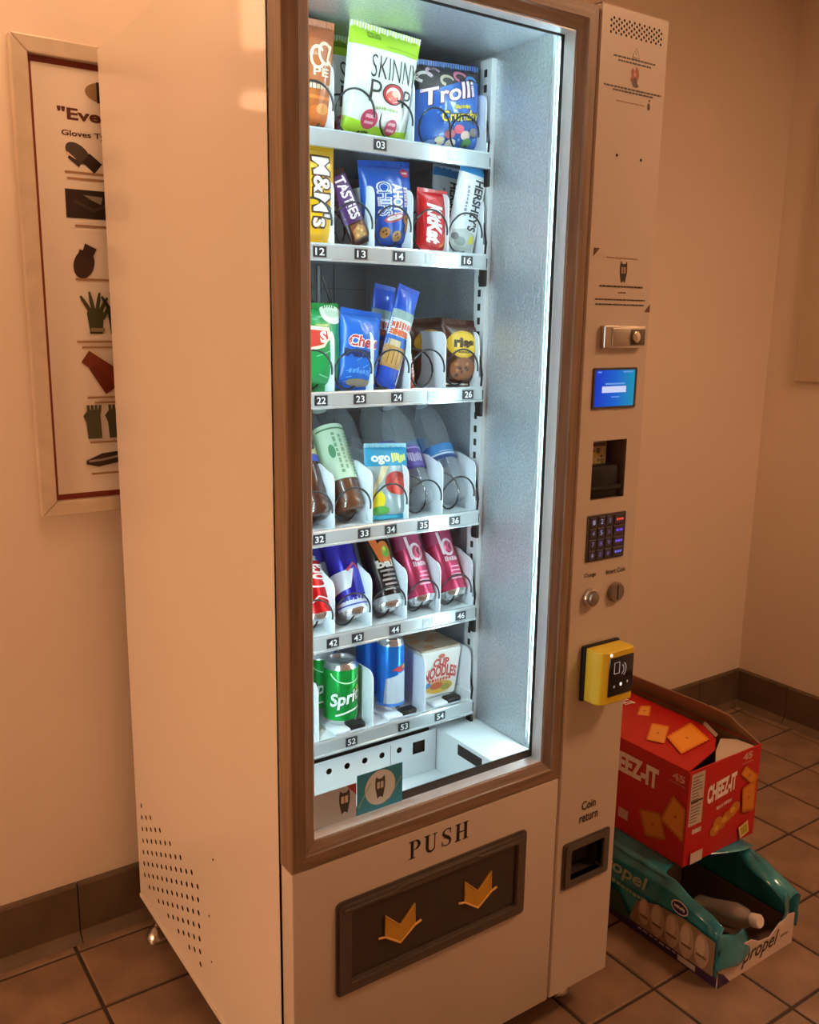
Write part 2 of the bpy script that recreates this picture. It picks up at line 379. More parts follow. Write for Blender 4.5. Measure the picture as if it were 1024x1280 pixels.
for hx in (-.034, .012): P.poly([(hx-.014, Z(1.195)), (hx+.016, Z(1.195)), (hx+.015, Z(1.23)), (hx+.014, Z(1.258)), (hx-.012, Z(1.258)), (hx-.022, Z(1.245)), (hx-.016, Z(1.23))], '#4b4a33')
for hx in (-.034, .012):
    for k in range(4): P.stroke([(hx-.010+k*.0075, Z(1.25)), (hx-.011+k*.0085, Z(1.268))], .0062, '#4b4a33')
cap(-.045, .04, 1.187)
P.poly([(-.055, Z(1.148)), (-.02, Z(1.162)), (.05, Z(1.168)), (.05, Z(1.146)), (-.03, Z(1.133)), (-.055, Z(1.14))], '#33241d'); P.stroke([(-.05, Z(1.146)), (-.02, Z(1.148)), (.05, Z(1.160))], .005, '#9c8d84'); cap(-.045, .04, 1.118)
P.build('poster_print', flatS(-.008), sheet, maxlen=.2, base=.0003, step=.00006)

# ================================================================== THE VENDING MACHINE
vm = thing('vending_machine', 'cream snack and drink vending machine with lit glass door and wood-look frame', 'vending machine')
ZB, ZT, WD, WT, DP, YG = .09, 1.975, .584, .754, .80, .046
def perforate(mb, S, a0, a1, b0, b1, na, nb, r, byrow=False):
    """sheet a0..a1 x b0..b1 with round holes, staggered; S maps (a,b) to 3-D.  columns by default"""
    if byrow:
        T2 = S; S2 = lambda a, b: T2(b, a); perforate(mb, S2, b0, b1, a0, a1, nb, na, r); return
    ca = (a1-a0)/na; cb = (b1-b0)/(nb+.5)
    for i in range(na):
        lo = b0+(cb/2 if i % 2 else 0); x0, x1 = a0+i*ca, a0+(i+1)*ca; cx = (x0+x1)/2
        if i % 2: mb.poly([S(x0, b0), S(x1, b0), S(x1, b0+cb/2), S(x0, b0+cb/2)])
        else: mb.poly([S(x0, b1-cb/2), S(x1, b1-cb/2), S(x1, b1), S(x0, b1)])
        for j in range(nb):
            y0, y1 = lo+j*cb, lo+(j+1)*cb; cy = (y0+y1)/2
            outer = [(x1, cy), (x1, y1), (cx, y1), (x0, y1), (x0, cy), (x0, y0), (cx, y0), (x1, y0)]
            inner = [(cx+r*cos(k*pi/4), cy+r*sin(k*pi/4)) for k in range(8)]
            oi = [mb.vert(S(*p)) for p in outer]; ii = [mb.vert(S(*p)) for p in inner]
            for k in range(8): mb.face((oi[k], oi[(k+1) % 8], ii[(k+1) % 8], ii[k]))
# cabinet shell
m = MB()
m.box(.0015, WT, .78, DP, ZB, ZT); m.box(.0015, WT, YG, .78, ZT-.035, ZT); m.box(.0015, WT, YG, .78, ZB, ZB+.02)
m.box(.555, WT, YG+.012, .78, ZB+.02, ZT-.035)
m.build('cabinet_shell', ENAMEL, vm)
m = MB(); S = lambda a, b: (0, a, b)
va0, va1, vb0, vb1 = .402, .776, .138, .362
perforate(m, S, va0, va1, vb0, vb1, 12, 7, .0060)
for a in ((YG, va0, ZB, ZT), (va1, DP, ZB, ZT), (va0, va1, ZB, vb0), (va0, va1, vb1, ZT)):
    m.poly([S(a[0], a[2]), S(a[1], a[2]), S(a[1], a[3]), S(a[0], a[3])])
side = m.build('side_panel', ENAMEL, vm)
m = MB(); m.box(.0045, .006, YG+.004, .778, ZB+.02, .56); m.build('vent_backing', DARK, vm)
m = MB(); m.box(-.0025, 0, YG, DP, ZB, ZB+.008); m.build('side_hem', ENAMEL, vm)
for y, z in ((.36, .30), (.355, .20), (.33, .44)):
    m = MB(); m.lathe([(.0022, 0), (.0022, .001)], 10, T(0, y, z) @ RY(-90)); m.build('side_screw', GREYD, vm)
# levelling feet
for x, y in ((.020, .748), (.05, .09), (.70, .09), (.70, .748)):
    m = MB(); m.lathe([(.029, 0), (.029, .006), (.025, .014), (.015, .028), (.010, .030), (.010, .036), (.006, .037), (.006, ZB)], 20, T(x, y, .001)); m.build('levelling_foot', STEEL, vm, 40)
# interior liner
IX0, IX1, IZ0, IZ1, IY1 = .030, .543, .545, 1.934, .66
m = MB(); m.box(.006, IX0, .05, IY1, IZ0, IZ1); m.build('liner_left', STUCCO, vm)
m = MB(); m.box(IX1, .5545, .042, IY1, IZ0, IZ1); lr = m.build('liner_right', STUCCO, vm)
m = MB(); m.box(IX0, IX1, IY1, IY1+.01, IZ0, IZ1); lb = m.build('liner_back', BACKW, vm)
m = MB()
for k in range(1, 7): m.box(IX0+k*.0715-.001, IX0+k*.0715+.001, IY1-.002, IY1, IZ0, IZ1)
for k in range(1, 20): m.box(IX0, IX1, IY1-.002, IY1, IZ0+k*.07-.001, IZ0+k*.07+.001)
m.build('liner_grid', mat('grid_line', (.25, .27, .29), .5), lb)
m = MB(); m.box(.006, .555, .042, IY1+.01, IZ1, IZ1+.012); m.build('liner_top', STUCCO, vm)
m = MB(); m.box(.006, .555, .05, IY1+.01, IZ0-.012, IZ0); m.build('liner_floor', WHITEM, vm)
# slotted rail on the right wall
m = MB(); m.box(IX1-.012, IX1, .213, .245, .60, IZ1-.01); rl = m.build('slotted_rail', SILVER, vm)
m = MB(); z = .62
while z < IZ1-.03: m.box(IX1-.0126, IX1-.0116, .225, .233, z, z+.013); z += .026
o = m.build('rail_slots', DARK, rl); o['kind'] = 'stuff'
# LED tubes behind the door edges
m = MB(); m.box(IX0+.001, IX0+.007, .056, .072, .70, 1.90); m.build('led_tube', LEDL, vm)
m = MB(); m.box(.5392, .5428, .0405, .0440, .66, 1.915); m.build('led_tube', LEDR, vm)
m = MB(); m.box(.06, .52, .0408, .0455, IZ1-.0075, IZ1-.003); m.build('led_tube', LEDT, vm)
m = MB(); m.box(IX1-.0022, IX1, .0465, .053, .648, IZ1-.002); m.box(IX1-.0035, IX1, .0545, .061, .648, IZ1-.002); m.build('front_jamb', mat('grey_jamb', (.42, .45, .47), .4), vm)

# ---- door: wood-look frame, aluminium bead, glass, lower panel
FX0, FX1, FZ0, FZ1 = 0.0, WD-.002, .590, 1.967
OX0, OX1, OZ0, OZ1 = .0465, .543, .629, 1.926
def frame_bar(name, side, mt):
    """mitred bar: flat outer face, then a slope down to the glass"""
    m = MB(); fl = .55
    def corner(sx, sz, k, y):   # k 0 outer .. 1 inner
        ox, oz = (FX0, FX1)[sx], (FZ0, FZ1)[sz]; ix, iz = (OX0, OX1)[sx], (OZ0, OZ1)[sz]
        return (ox+(ix-ox)*k, y, oz+(iz-oz)*k)
    ends = {'l': ((0, 0), (0, 1)), 'r': ((1, 0), (1, 1)), 'b': ((0, 0), (1, 0)), 't': ((0, 1), (1, 1))}[side]
    prof = [(0, .04), (0, .002), (.04, 0), (fl, 0), (fl+.05, .003), (.97, .010), (1, .013), (1, .04)]
    A = [m.vert(corner(*ends[0], k, y)) for k, y in prof]; B = [m.vert(corner(*ends[1], k, y)) for k, y in prof]
    n = len(prof)
    for i in range(n): m.face((A[i], A[(i+1) % n], B[(i+1) % n], B[i]))
    m.face(A); m.face(B[::-1])
    return m.build(name, mt, vm)
frame_bar('door_frame_upright', 'l', WOODV); frame_bar('door_frame_upright', 'r', WOODV); frame_bar('door_frame_rail', 'b', WOODH); frame_bar('door_frame_rail', 't', WOODH)
m = MB(); m.box(OX1-.0015, OX1+.003, .0125, .0400, OZ0, OZ1); m.build('reveal', SILVER, vm)
m = MB(); m.box(OX0, OX1, .0125, .0400, OZ0-.003, OZ0+.0015); m.build('reveal', SILVER, vm)
m = MB(); m.box(OX0, OX1, .0125, .0400, OZ1-.0015, OZ1+.003); m.build('reveal', SILVER, vm)
m = MB(); m.box(OX0-.003, OX0+.0015, .0125, .0400, OZ0, OZ1); m.build('reveal', SILVER, vm)
m = MB(); m.box(.5355, OX1, .0375, .0402, OZ0, OZ1); m.box(OX0, .5355, .0375, .0402, OZ0, OZ0+.017); m.box(OX0, .5355, .0375, .0402, OZ1-.005, OZ1); m.build('gasket', GASKET, vm)
m = MB(); m.box(OX0, OX1, .0345, .0372, OZ0+.001, OZ1-.001); glass = m.build('glass', GLASS, vm)
# two stickers on the inside of the glass
TEAL = '#349ec8'
def emblem(P, x, z, h, dark, light):
    P.poly([(x-h*.24, z+h*.3), (x-h*.2, z+h*.5), (x-h*.08, z+h*.38), (x+h*.08, z+h*.38), (x+h*.2, z+h*.5), (x+h*.24, z+h*.3), (x+h*.24, z), (x+h*.13, z-h*.5), (x+h*.04, z-h*.42), (x-h*.04, z-h*.42), (x-h*.13, z-h*.5), (x-h*.24, z)], dark)
    P.rect(x-h*.15, x-h*.02, z-h*.05, z+h*.24, light); P.rect(x+h*.02, x+h*.15, z-h*.05, z+h*.24, light)
P = Print(); sy = .0341
P.rect(.0475, .140, .632, .694, '#b9c2cc'); P.poly([(.121, .694), (.140, .694), (.140, .672)], '#a84a44'); emblem(P, .117, .666, .044, '#3b3f3d', '#d4ccc4')
P.rect(.141, .234, .632, .706, TEAL); P.ell(.188, .672, .031, .032, '#d8eaf4'); emblem(P, .188, .672, .042, '#4a504e', '#c4ccca'); P.stroke([(.144, .645), (.168, .685)], .002, '#9fc5c8'); P.stroke([(.207, .645), (.231, .68)], .002, '#9fc5c8')
P.build('glass_sticker', flatS(sy), glass, maxlen=.2, base=.0001, step=.00003)
# lower door panel
m = MB(); m.rbox(0, FX1, 0, .04, ZB, .5885, .0035); dp = m.build('door_panel', DOORP, vm, 30)
P = Print(); NAVY = '#241c22'
def serif_push(P, x0, x1, z0, z1, m):
    h = z1-z0; w = (x1-x0); lw = w/4.9
    def R(a, b, c, d, ox): P.rect(ox+a*lw, ox+b*lw, z0+c*h, z0+d*h, m)
    ox = x0                                                     # P
    R(.16, .40, 0, 1, ox); R(.02, .54, 0, .06, ox); R(.02, .6, .94, 1, ox)
    pts = []; ws = []
    for k in range(15):
        a = pi/2-pi*k/14; pts.append((ox+(.5+.33*cos(a))*lw, z0+(.735+.235*sin(a))*h)); ws.append((.06+.17*max(0, cos(a)))*lw)
    P.stroke([(ox+.38*lw, z0+.97*h)]+pts+[(ox+.38*lw, z0+.5*h)], [.06*lw]+ws+[.06*lw], m)
    ox = x0+1.27*lw                                             # U
    R(-.03, .48, .94, 1, ox); R(.68, 1.04, .94, 1, ox)
    pts = [(ox+.22*lw, z0+.97*h)]; ws = [.24*lw]
    for k in range(13):
        a = pi+pi*k/12; pts.append((ox+(.53+.31*cos(a))*lw, z0+(.28+.24*sin(a))*h)); ws.append((.24-.17*k/12)*lw)
    pts.append((ox+.84*lw, z0+.97*h)); ws.append(.07*lw); P.stroke(pts, ws, m)
    ox = x0+2.62*lw                                             # S
    c = [(.80, .72), (.78, .86), (.64, .96), (.42, .965), (.22, .86), (.20, .70), (.36, .57), (.60, .46), (.78, .32), (.76, .14), (.56, .035), (.32, .04), (.14, .15), (.11, .30)]
    ww = [.04, .06, .07, .08, .14, .20, .25, .26, .20, .14, .08, .07, .06, .04]
    P.stroke([(ox+a*lw, z0+b*h) for a, b in c], [x*lw for x in ww], m); R(.76, .82, .68, 1.0, ox); R(.07, .13, 0, .32, ox)
    ox = x0+3.82*lw                                             # H
    R(.12, .36, 0, 1, ox); R(.76, 1.0, 0, 1, ox); R(.36, .76, .47, .54, ox)
    for a in (0, .64):
        R(a, a+.48, 0, .06, ox); R(a, a+.48, .94, 1, ox)
serif_push(P, .226, .357, .5365, .571, NAVY)
P.build('push_lettering', flatS(0), dp, maxlen=.2, base=.0003, step=.00002)
# delivery flap
def ring_prism(m, o, i, y0, y1):
    n = len(o)
    for a, y in ((0, y0), (1, y1)): pass
    oi = [m.vert((p[0], y0, p[1])) for p in o]; ii = [m.vert((p[0], y0, p[1])) for p in i]; ob = [m.vert((p[0], y1, p[1])) for p in o]; ib = [m.vert((p[0], y1, p[1])) for p in i]
    for k in range(n):
        j = (k+1) % n
        m.face((oi[k], oi[j], ii[j], ii[k])); m.face((oi[k], ob[k], ob[j], oi[j])); m.face((ii[k], ii[j], ib[j], ib[k]))
def rrect(x0, x1, z0, z1, r, n=5):
    out = []
    for cx, cz, a in ((x1-r, z1-r, 0), (x0+r, z1-r, 90), (x0+r, z0+r, 180), (x1-r, z0+r, 270)):
        for k in range(n+1): t = radians(a+90*k/n); out.append((cx+r*cos(t), cz+r*sin(t)))
    return out
m = MB(); ring_prism(m, rrect(.079, .501, .328, .508, .010), rrect(.085, .495, .334, .502, .008), -.003, .001); ring_prism(m, rrect(.085, .495, .334, .502, .008), rrect(.106, .477, .355, .487, .006), -.009, .004)
ff = m.build('flap_frame', GREYF, vm, 30)
m = MB(); pth = [(.092, -.0095, .494), (.195, -.0095, .494), (.205, -.0095, .500), (.372, -.0095, .500), (.382, -.0095, .494), (.488, -.0095, .494)]
m.tube(pth, .0022, 6); m.tube([(.106, -.0095, .352), (.478, -.0095, .352)], .0018, 6); m.build('frame_ridge', GREYF, ff, 40)
m = MB(); m.rbox(.108, .475, -.0025, .004, .357, .485, .002); m.box(.104, .479, -.0012, .002, .353, .489); flap = m.build('push_flap', GREYD, vm)
for cx in (.207, .382):
    m = MB(); m.prism([(cx-.031, .451), (cx, .421), (cx+.031, .451), (cx+.031, .410), (cx, .388), (cx-.031, .410)], 'y', -.0055, -.002)
    a = m.build('push_arrow', mat('amber_arrow', (.62, .34, .035), .4), flap)
    m = MB(); pt = [(cx-.045, -.006, .412), (cx-.031, -.006, .409), (cx, -.006, .386), (cx+.031, -.006, .409), (cx+.045, -.006, .413)]; m.tube(pt, .0022, 6)
    pt = [(cx-.031, -.006, .409), (cx-.031, -.006, .451), (cx, -.006, .421), (cx+.031, -.006, .451), (cx+.031, -.006, .409)]; m.tube(pt, .0011, 6)
    m.build('arrow_rim', mat('amber_rim', (.85, .52, .12), .35), a)

# ---- control column
CX0 = WD+.0015
m = MB(); S = lambda a, b: (a, 0, b)
hx0, hx1, hz0, hz1 = .607, .737, 1.9285, 1.9595
perforate(m, S, hx0, hx1, hz0, hz1, 21, 3, .0024)
BL = (.624, .713, 1.136, 1.246)                     # bill opening
CRW = (.622, .716, .350, .420)                      # coin return opening
def band(z0, z1, cuts=()):
    x = CX0+.003
    for a, b in list(cuts)+[(WT-.003, None)]:
        m.poly([S(x, z0), S(a, z0), S(a, z1), S(x, z1)]); x = b
band(ZB+.003, CRW[2]); band(CRW[2], CRW[3], [(CRW[0], CRW[1])]); band(CRW[3], BL[2]); band(BL[2], BL[3], [(BL[0], BL[1])]); band(BL[3], hz0); band(hz0, hz1, [(hx0, hx1)]); band(hz1, ZT-.003)
for (a, b, c, d) in ((CX0, CX0+.003, 0, 0), (WT-.003, WT, 0, 0)): pass
# rounded edges and returns of the column
e = .003
m.poly([(CX0, e, ZB+e), (CX0, e, ZT-e), (CX0+e, 0, ZT-e), (CX0+e, 0, ZB+e)]); m.poly([(WT, e, ZB+e), (WT, e, ZT-e), (WT-e, 0, ZT-e), (WT-e, 0, ZB+e)])
m.poly([(CX0+e, 0, ZT-e), (WT-e, 0, ZT-e), (WT-e, e, ZT), (CX0+e, e, ZT)]); m.poly([(CX0+e, 0, ZB+e), (WT-e, 0, ZB+e), (WT-e, e, ZB), (CX0+e, e, ZB)])
m.poly([(CX0, e, ZB+e), (CX0, e, ZT-e), (CX0, .045, ZT-e), (CX0, .045, ZB+e)]); m.poly([(WT, e, ZB+e), (WT, e, ZT-e), (WT, .058, ZT-e), (WT, .058, ZB+e)])
m.poly([(CX0+e, e, ZT), (WT-e, e, ZT), (WT-e, .058, ZT), (CX0+e, .058, ZT)]); m.poly([(CX0+e, e, ZB), (WT-e, e, ZB), (WT-e, .058, ZB), (CX0+e, .058, ZB)])
cp = m.build('control_panel', DOORP, vm)
m = MB(); m.box(CX0+.004, WT-.004, .004, .006, 1.90, 1.966); m.build('vent_backing', DARK, cp)
# printed notices on the column
P = Print(); INK = '#2e1c14'; S0 = flatS(0)
P.stroke([(.665, 1.902), (.674, 1.918), (.683, 1.902), (.665, 1.902)], .0012, INK); P.rect(.6735, .6745, 1.906, 1.912, INK); P.rect(.664, .684, 1.899, 1.9003, INK)
def lines(x0, x1, z, h=.0028, col=INK):
    x = x0
    while x < x1-.002:
        w = random.uniform(.004, .011); P.rect(x, min(x+w, x1), z-h/2, z+h/2, col); x += w+.0012
lines(.619, .723, 1.8985); lines(.631, .713, 1.8925)
P.poly([(.668, 1.886), (.673, 1.880), (.676, 1.889), (.682, 1.884), (.684, 1.874), (.680, 1.864), (.683, 1.858), (.676, 1.855), (.669, 1.858), (.663, 1.866), (.666, 1.872), (.664, 1.880)], '#a0442c')
P.poly([(.668, 1.868), (.676, 1.872), (.681, 1.862), (.685, 1.858), (.680, 1.855), (.670, 1.856)], '#43281e'); P.ell(.674, 1.876, .003, .004, '#c98a6c')
lines(.600, .743, 1.8505); lines(.622, .724, 1.8455); lines(.631, .703, 1.829, .0016, '#80583f'); P.ell(.713, 1.829, .0035, .006, INK); P.ell(.714, 1.839, .002, .002, INK)
P.poly([(.597, 1.586), (.612, 1.586), (.597, 1.571)], '#5a3020'); P.poly([(.751, 1.479), (.736, 1.479), (.751, 1.494)], '#5a3020')
lines(.630, .712, 1.5715, .0015, '#7a5038'); emblem(P, .675, 1.5475, .038, '#2e1a14', '#a88a74'); lines(.616, .728, 1.5225, .003); lines(.664, .684, 1.512, .002); lines(.608, .736, 1.4995, .0024); lines(.608, .734, 1.491, .0024)
P.text('Change', .619, .650, .986, .996, INK, .01); P.text('Insert Coin', .678, .730, .986, .996, INK, .01)
P.text('Coin', .650, .689, .497, .5165, INK, .012); P.text('return', .645, .697, .470, .4875, INK, .012)
P.build('panel_print', S0, cp, maxlen=.3, base=.0003, step=.000004)
for x, z in ((.641, 1.742), (.702, 1.740)):
    m = MB(); m.lathe([(.0025, 0), (.0025, .001)], 10, T(x, 0, z) @ RX(90)); m.build('screw_hole', DARK, cp)
# lock handle
m = MB(); m.rbox(.625, .731, -.012, 0, 1.414, 1.454, .002); lk = m.build('lock_handle', STEEL, vm, 30)
m = MB(); m.rbox(.643, .728, -.0145, -.011, 1.418, 1.450, .0015); m.build('lock_plate', mat('dull_steel', (.42, .38, .33), .35, .8), lk, 30)
m = MB(); m.rbox(.689, .727, -.0155, -.013, 1.420, 1.448, .001); m.build('lock_face', GREYF, lk, 30)
m = MB(); m.lathe([(.010, 0), (.010, .004), (.008, .005)], 20, T(.700, -.0155, 1.434) @ RX(90)); m.box(.6993, .7007, -.0209, -.0205, 1.429, 1.439); m.build('lock_cylinder', STEEL, lk, 40)
# screen
m = MB(); ring_prism(m, rrect(.613, .726, 1.305, 1.379, .003), rrect(.617, .722, 1.309, 1.375, .002), -.003, .002); scr = m.build('screen_bezel', mat('bezel', (.05, .05, .06), .4), vm)
scm = bpy.data.materials.new('blue_screen'); scm.use_nodes = True; nt = scm.node_tree; b = nt.nodes['Principled BSDF']; b.inputs['Base Color'].default_value = (.004, .008, .02, 1); b.inputs['Roughness'].default_value = .5; b.inputs['Specular IOR Level'].default_value = .15
tcn = nt.nodes.new('ShaderNodeTexCoord'); sp = nt.nodes.new('ShaderNodeSeparateXYZ'); mr = nt.nodes.new('ShaderNodeMapRange'); mr.inputs[1].default_value = .622; mr.inputs[2].default_value = .722; rp = nt.nodes.new('ShaderNodeValToRGB')
rp.color_ramp.elements[0].color = srgb('#0a38c4'); rp.color_ramp.elements[1].color = srgb('#1690b0'); e2 = rp.color_ramp.elements.new(.5); e2.color = srgb('#0a62cc')
nt.links.new(tcn.outputs['Object'], sp.inputs[0]); nt.links.new(sp.outputs[0], mr.inputs[0]); nt.links.new(mr.outputs[0], rp.inputs[0]); nt.links.new(rp.outputs[0], b.inputs['Emission Color']); b.inputs['Emission Strength'].default_value = .95
m = MB(); m.box(.6165, .7225, -.0012, .002, 1.3085, 1.3755); disp = m.build('display', scm, scr)
P = Print(); WS = mat('screen_white', (.3, .35, .5), .3, emit='#b9cdf8', estr=.9); WB = mat('screen_pale', (.1, .2, .4), .3, emit='#5a9ae8', estr=.8)
P.rect(.637, .700, 1.334, 1.3455, WS); P.rect(.645, .696, 1.3485, 1.3515, WB); P.rect(.662, .684, 1.325, 1.327, WB); P.rect(.624, .634, 1.370, 1.3725, WB); P.rect(.690, .716, 1.370, 1.3725, WB)
P.build('screen_image', flatS(-.0012), disp, maxlen=.3, base=.0002, step=.00002)
# bill opening
m = MB(); x0, x1, z0, z1 = BL; d = .05
for f in (((x0, 0, z0), (x0, d, z0), (x0, d, z1), (x0, 0, z1)), ((x1, 0, z0), (x1, d, z0), (x1, d, z1), (x1, 0, z1)), ((x0, 0, z0), (x1, 0, z0), (x1, d, z0), (x0, d, z0)), ((x0, 0, z1), (x1, 0, z1), (x1, d, z1), (x0, d, z1)), ((x0, d, z0), (x1, d, z0), (x1, d, z1), (x0, d, z1))): m.poly(f)
bo = m.build('bill_recess', mat('recess_metal', (.20, .16, .12), .5), vm)
m = MB(); m.rbox(.6245, .702, .006, .048, 1.137, 1.198, .005); m.rbox(.6255, .708, .002, .02, 1.150, 1.160, .003); bv = m.build('bill_acceptor', BLACKP, bo, 30)
P = Print(); P.rect(.627, .690, 1.196, 1.240, '#a89a70'); P.rect(.630, .688, 1.231, 1.238, '#3a3024')
for k in range(16): P.ell(random.uniform(.633, .685), random.uniform(1.200, 1.226), random.uniform(.003, .007), random.uniform(.003, .006), random.choice(['#3f5a2c', '#6b6a38', '#2c3a24', '#c2a94c', '#4e4a38']), 8)
P.build('recess_sticker', flatS(.030), bo, maxlen=.3, base=.0003, step=.00004)
# keypad
m = MB(); m.rbox(.6195, .7215, -.003, .002, 1.018, 1.107, .0015); kp = m.build('keypad', mat('keypad_black', (.035, .024, .030), .3), vm)
keys = [['1', '2', '3', '---'], ['4', '5', '6', '--'], ['7', '8', '9', '---'], ['*', '0', '#', '---']]
kx = [(.624, .642), (.645, .663), (.666, .684), (.688, .717)]
kb = mat('key_cap', (.05, .04, .07), .35)
cols = [['#8f9cc8', '#a9b6ff', '#6f74b0', '#ff4a34'], ['#7f8ac8', '#9fb2ff', '#55598a', '#4a3cf0'], ['#8a8ab8', '#6f6ad0', '#6a62b0', '#5a50f0'], ['#c0b8d8', '#5a58b8', '#6a68b8', '#5a70f0']]
for r in range(4):
    z1 = 1.103-r*.0212; z0 = z1-.018
    for c in range(4):
        x0, x1 = kx[c]; m = MB(); m.rbox(x0, x1, -.0048, -.002, z0, z1, .001, 1)
        v, f = text2d(keys[r][c]); cxm = (x0+x1)/2; hw = .0032 if c < 3 else .009; hh = .0045 if c < 3 else .0022
        m.cur = 1
        i = len(m.v); m.v += [(cxm-hw+2*hw*a, -.0051, (z0+z1)/2-hh+2*hh*b) for a, b in v]
        for t in f: m.face([i+k for k in t])
        m.build('key', [kb, mat('key_glow_'+cols[r][c][1:], (.1, .1, .1), .4, emit=cols[r][c], estr=.8 if c == 3 else .55)], kp)
# change button and coin slot
m = MB(); Mx = T(.637, 0, .948) @ RX(90); m.lathe([(.0195, 0), (.0195, .006), (.018, .009), (.014, .010), (.013, .007), (.013, .0072)], 32, Mx); cb = m.build('change_button_ring', STEEL, vm, 40)
m = MB(); m.lathe([(.0125, .004), (.0125, .013), (.011, .0155), (.006, .017)], 28, Mx); m.build('change_button', mat('button_grey', (.30, .26, .22), .3, .6), cb, 40)
m = MB(); Mx = T(.705, 0, .948) @ RX(90); m.lathe([(.0195, 0), (.0195, .007), (.018, .009), (.004, .009)], 32, Mx); cs = m.build('coin_slot', mat('slot_grey', (.26, .22, .18), .35, .6), vm, 40)
m = MB(); m.box(.7035, .7065, -.0094, -.0085, .934, .962); m.build('slot_opening', DARK, cs)
# yellow card reader
m = MB(); m.rbox(.622, .720, -.010, 0, .741, .853, .003); rd = m.build('reader_plate', BLACKP, vm, 30)
pr = [(.626, -.010), (.626, -.034), (.632, -.046), (.644, -.052), (.713, -.052), (.7175, -.046), (.7175, -.010)]
m = MB(); m.prism(pr, 'z', .744, .850); cr = m.build('card_reader', YELLOW, vm, 30, label='yellow card reader body')
bvm = cr.modifiers.new('bevel', 'BEVEL'); bvm.width = .002; bvm.segments = 2
m = MB(); m.rbox(.646, .712, -.0545, -.05, .760, .838, .002); rf = m.build('reader_face', mat('reader_gloss', (.01, .01, .012), .15), cr, 30)
P = Print(); LW = mat('reader_icon', (.5, .5, .5), .4, emit='#8d94a0', estr=.5)
P.stroke([(.658, .806), (.658, .828), (.672, .828), (.672, .806), (.658, .806)], .002, LW); P.arc(.676, .812, .008, .010, -70, 70, .0018, LW); P.arc(.679, .812, .011, .014, -60, 60, .0018, LW)
WH = mat('reader_led', (.8, .8, .8), .4, emit='#ffffff', estr=1.)
P.ell(.660, .780, .002, .0025, LW); P.ell(.678, .782, .003, .0035, WH); P.ell(.696, .784, .002, .0025, LW); P.build('reader_icons', flatS(-.0545), rf, maxlen=.2, step=.00004)
m = MB(); m.lathe([(.003, 0), (.003, .0015)], 12, T(.650, -.052, .844) @ RX(90)); m.build('reader_lamp', WH, cr)
# coin return
m = MB(); ring_prism(m, rrect(.603, .735, .334, .437, .006), rrect(.608, .730, .339, .432, .005), -.003, .001); ring_prism(m, rrect(.608, .730, .339, .432, .005), rrect(*CRW, .004), -.007, .012)
cr_ = m.build('coin_return_frame', GREYF, vm, 30)
m = MB(); x0, x1, z0, z1 = CRW; d = .04
m.poly([(x0, 0, z0), (x0, d, z0), (x0, d, z1), (x0, 0, z1)]); m.poly([(x1, 0, z0), (x1, d, z0), (x1, d, z1), (x1, 0, z1)]); m.poly([(x0, 0, z1), (x1, 0, z1), (x1, d, z1), (x0, d, z1)]); m.poly([(x0, d, z0), (x1, d, z0), (x1, d, z1), (x0, d, z1)]); m.poly([(x0, -.002, z0), (x1, -.002, z0), (x1, d, z0), (x0, d, z0)])
m.build('coin_cup', mat('coin_cup_dark', (.05, .04, .035), .4), cr_)

# ---- delivery bin behind the glass foot
m = MB(); BH = [.194, .234, .274, .314, .355]; yb = .222; z0, z1 = .548, .632; hr = .0065
xs = .036
m.poly([(xs, yb, z0), (.446, yb, z0), (.446, yb, .590), (xs, yb, .590)]); m.poly([(xs, yb, .640), (.446, yb, .640), (.446, yb, z1), (xs, yb, z1)])
m.poly([(xs, yb, .590), (.174, yb, .590), (.174, yb, z1), (xs, yb, z1)])
for k, hx in enumerate(BH):
    a0, a1 = hx-.020, hx+.020; cz = .616
    outer = [(a1, cz), (a1, z1), (hx, z1), (a0, z1), (a0, cz), (a0, .590), (hx, .590), (a1, .590)]; inner = [(hx+hr*cos(q*pi/4), cz+hr*sin(q*pi/4)) for q in range(8)]
    oi = [m.vert((p[0], yb, p[1])) for p in outer]; ii = [m.vert((p[0], yb, p[1])) for p in inner]
    for q in range(8): m.face((oi[q], oi[(q+1) % 8], ii[(q+1) % 8], ii[q]))
m.poly([(.375, yb, .590), (.388, yb, .590), (.388, yb, z1), (.375, yb, z1)]); m.poly([(.418, yb, .590), (.446, yb, .590), (.446, yb, z1), (.418, yb, z1)]); m.poly([(.388, yb, .590), (.418, yb, .590), (.418, yb, .597), (.388, yb, .597)]); m.poly([(.388, yb, .623), (.418, yb, .623), (.418, yb, z1), (.388, yb, z1)])
bin_ = m.build('bin_back_panel', WHITEM, vm)
m = MB(); m.box(.388, .418, yb+.006, yb+.02, .597, .617); m.box(.16, .37, yb+.015, yb+.02, .600, .632); m.build('bin_hole_backing', DARK, bin_)  # dark boxes set behind the round holes and the square opening
m = MB(); m.box(.036, .446, .045, yb, .546, .550); m.build('bin_floor', WHITEM, vm)
m = MB(); m.box(.448, IX1-.001, .045, .250, .638, .642); m.box(.448, .4495, .045, .250, .546, .638); m.box(.448, IX1-.001, .25, .252, .546, .642); lg = m.build('bin_side_box', WHITEM, vm)
m = MB(); m.box(.4468, .4482, .075, .150, .612, .634); m.build('bin_slot', DARK, lg)
m = MB(); m.box(IX0, IX1, .250, .258, .56, .655); m.build('bin_shadow_board', BLACKP, vm)

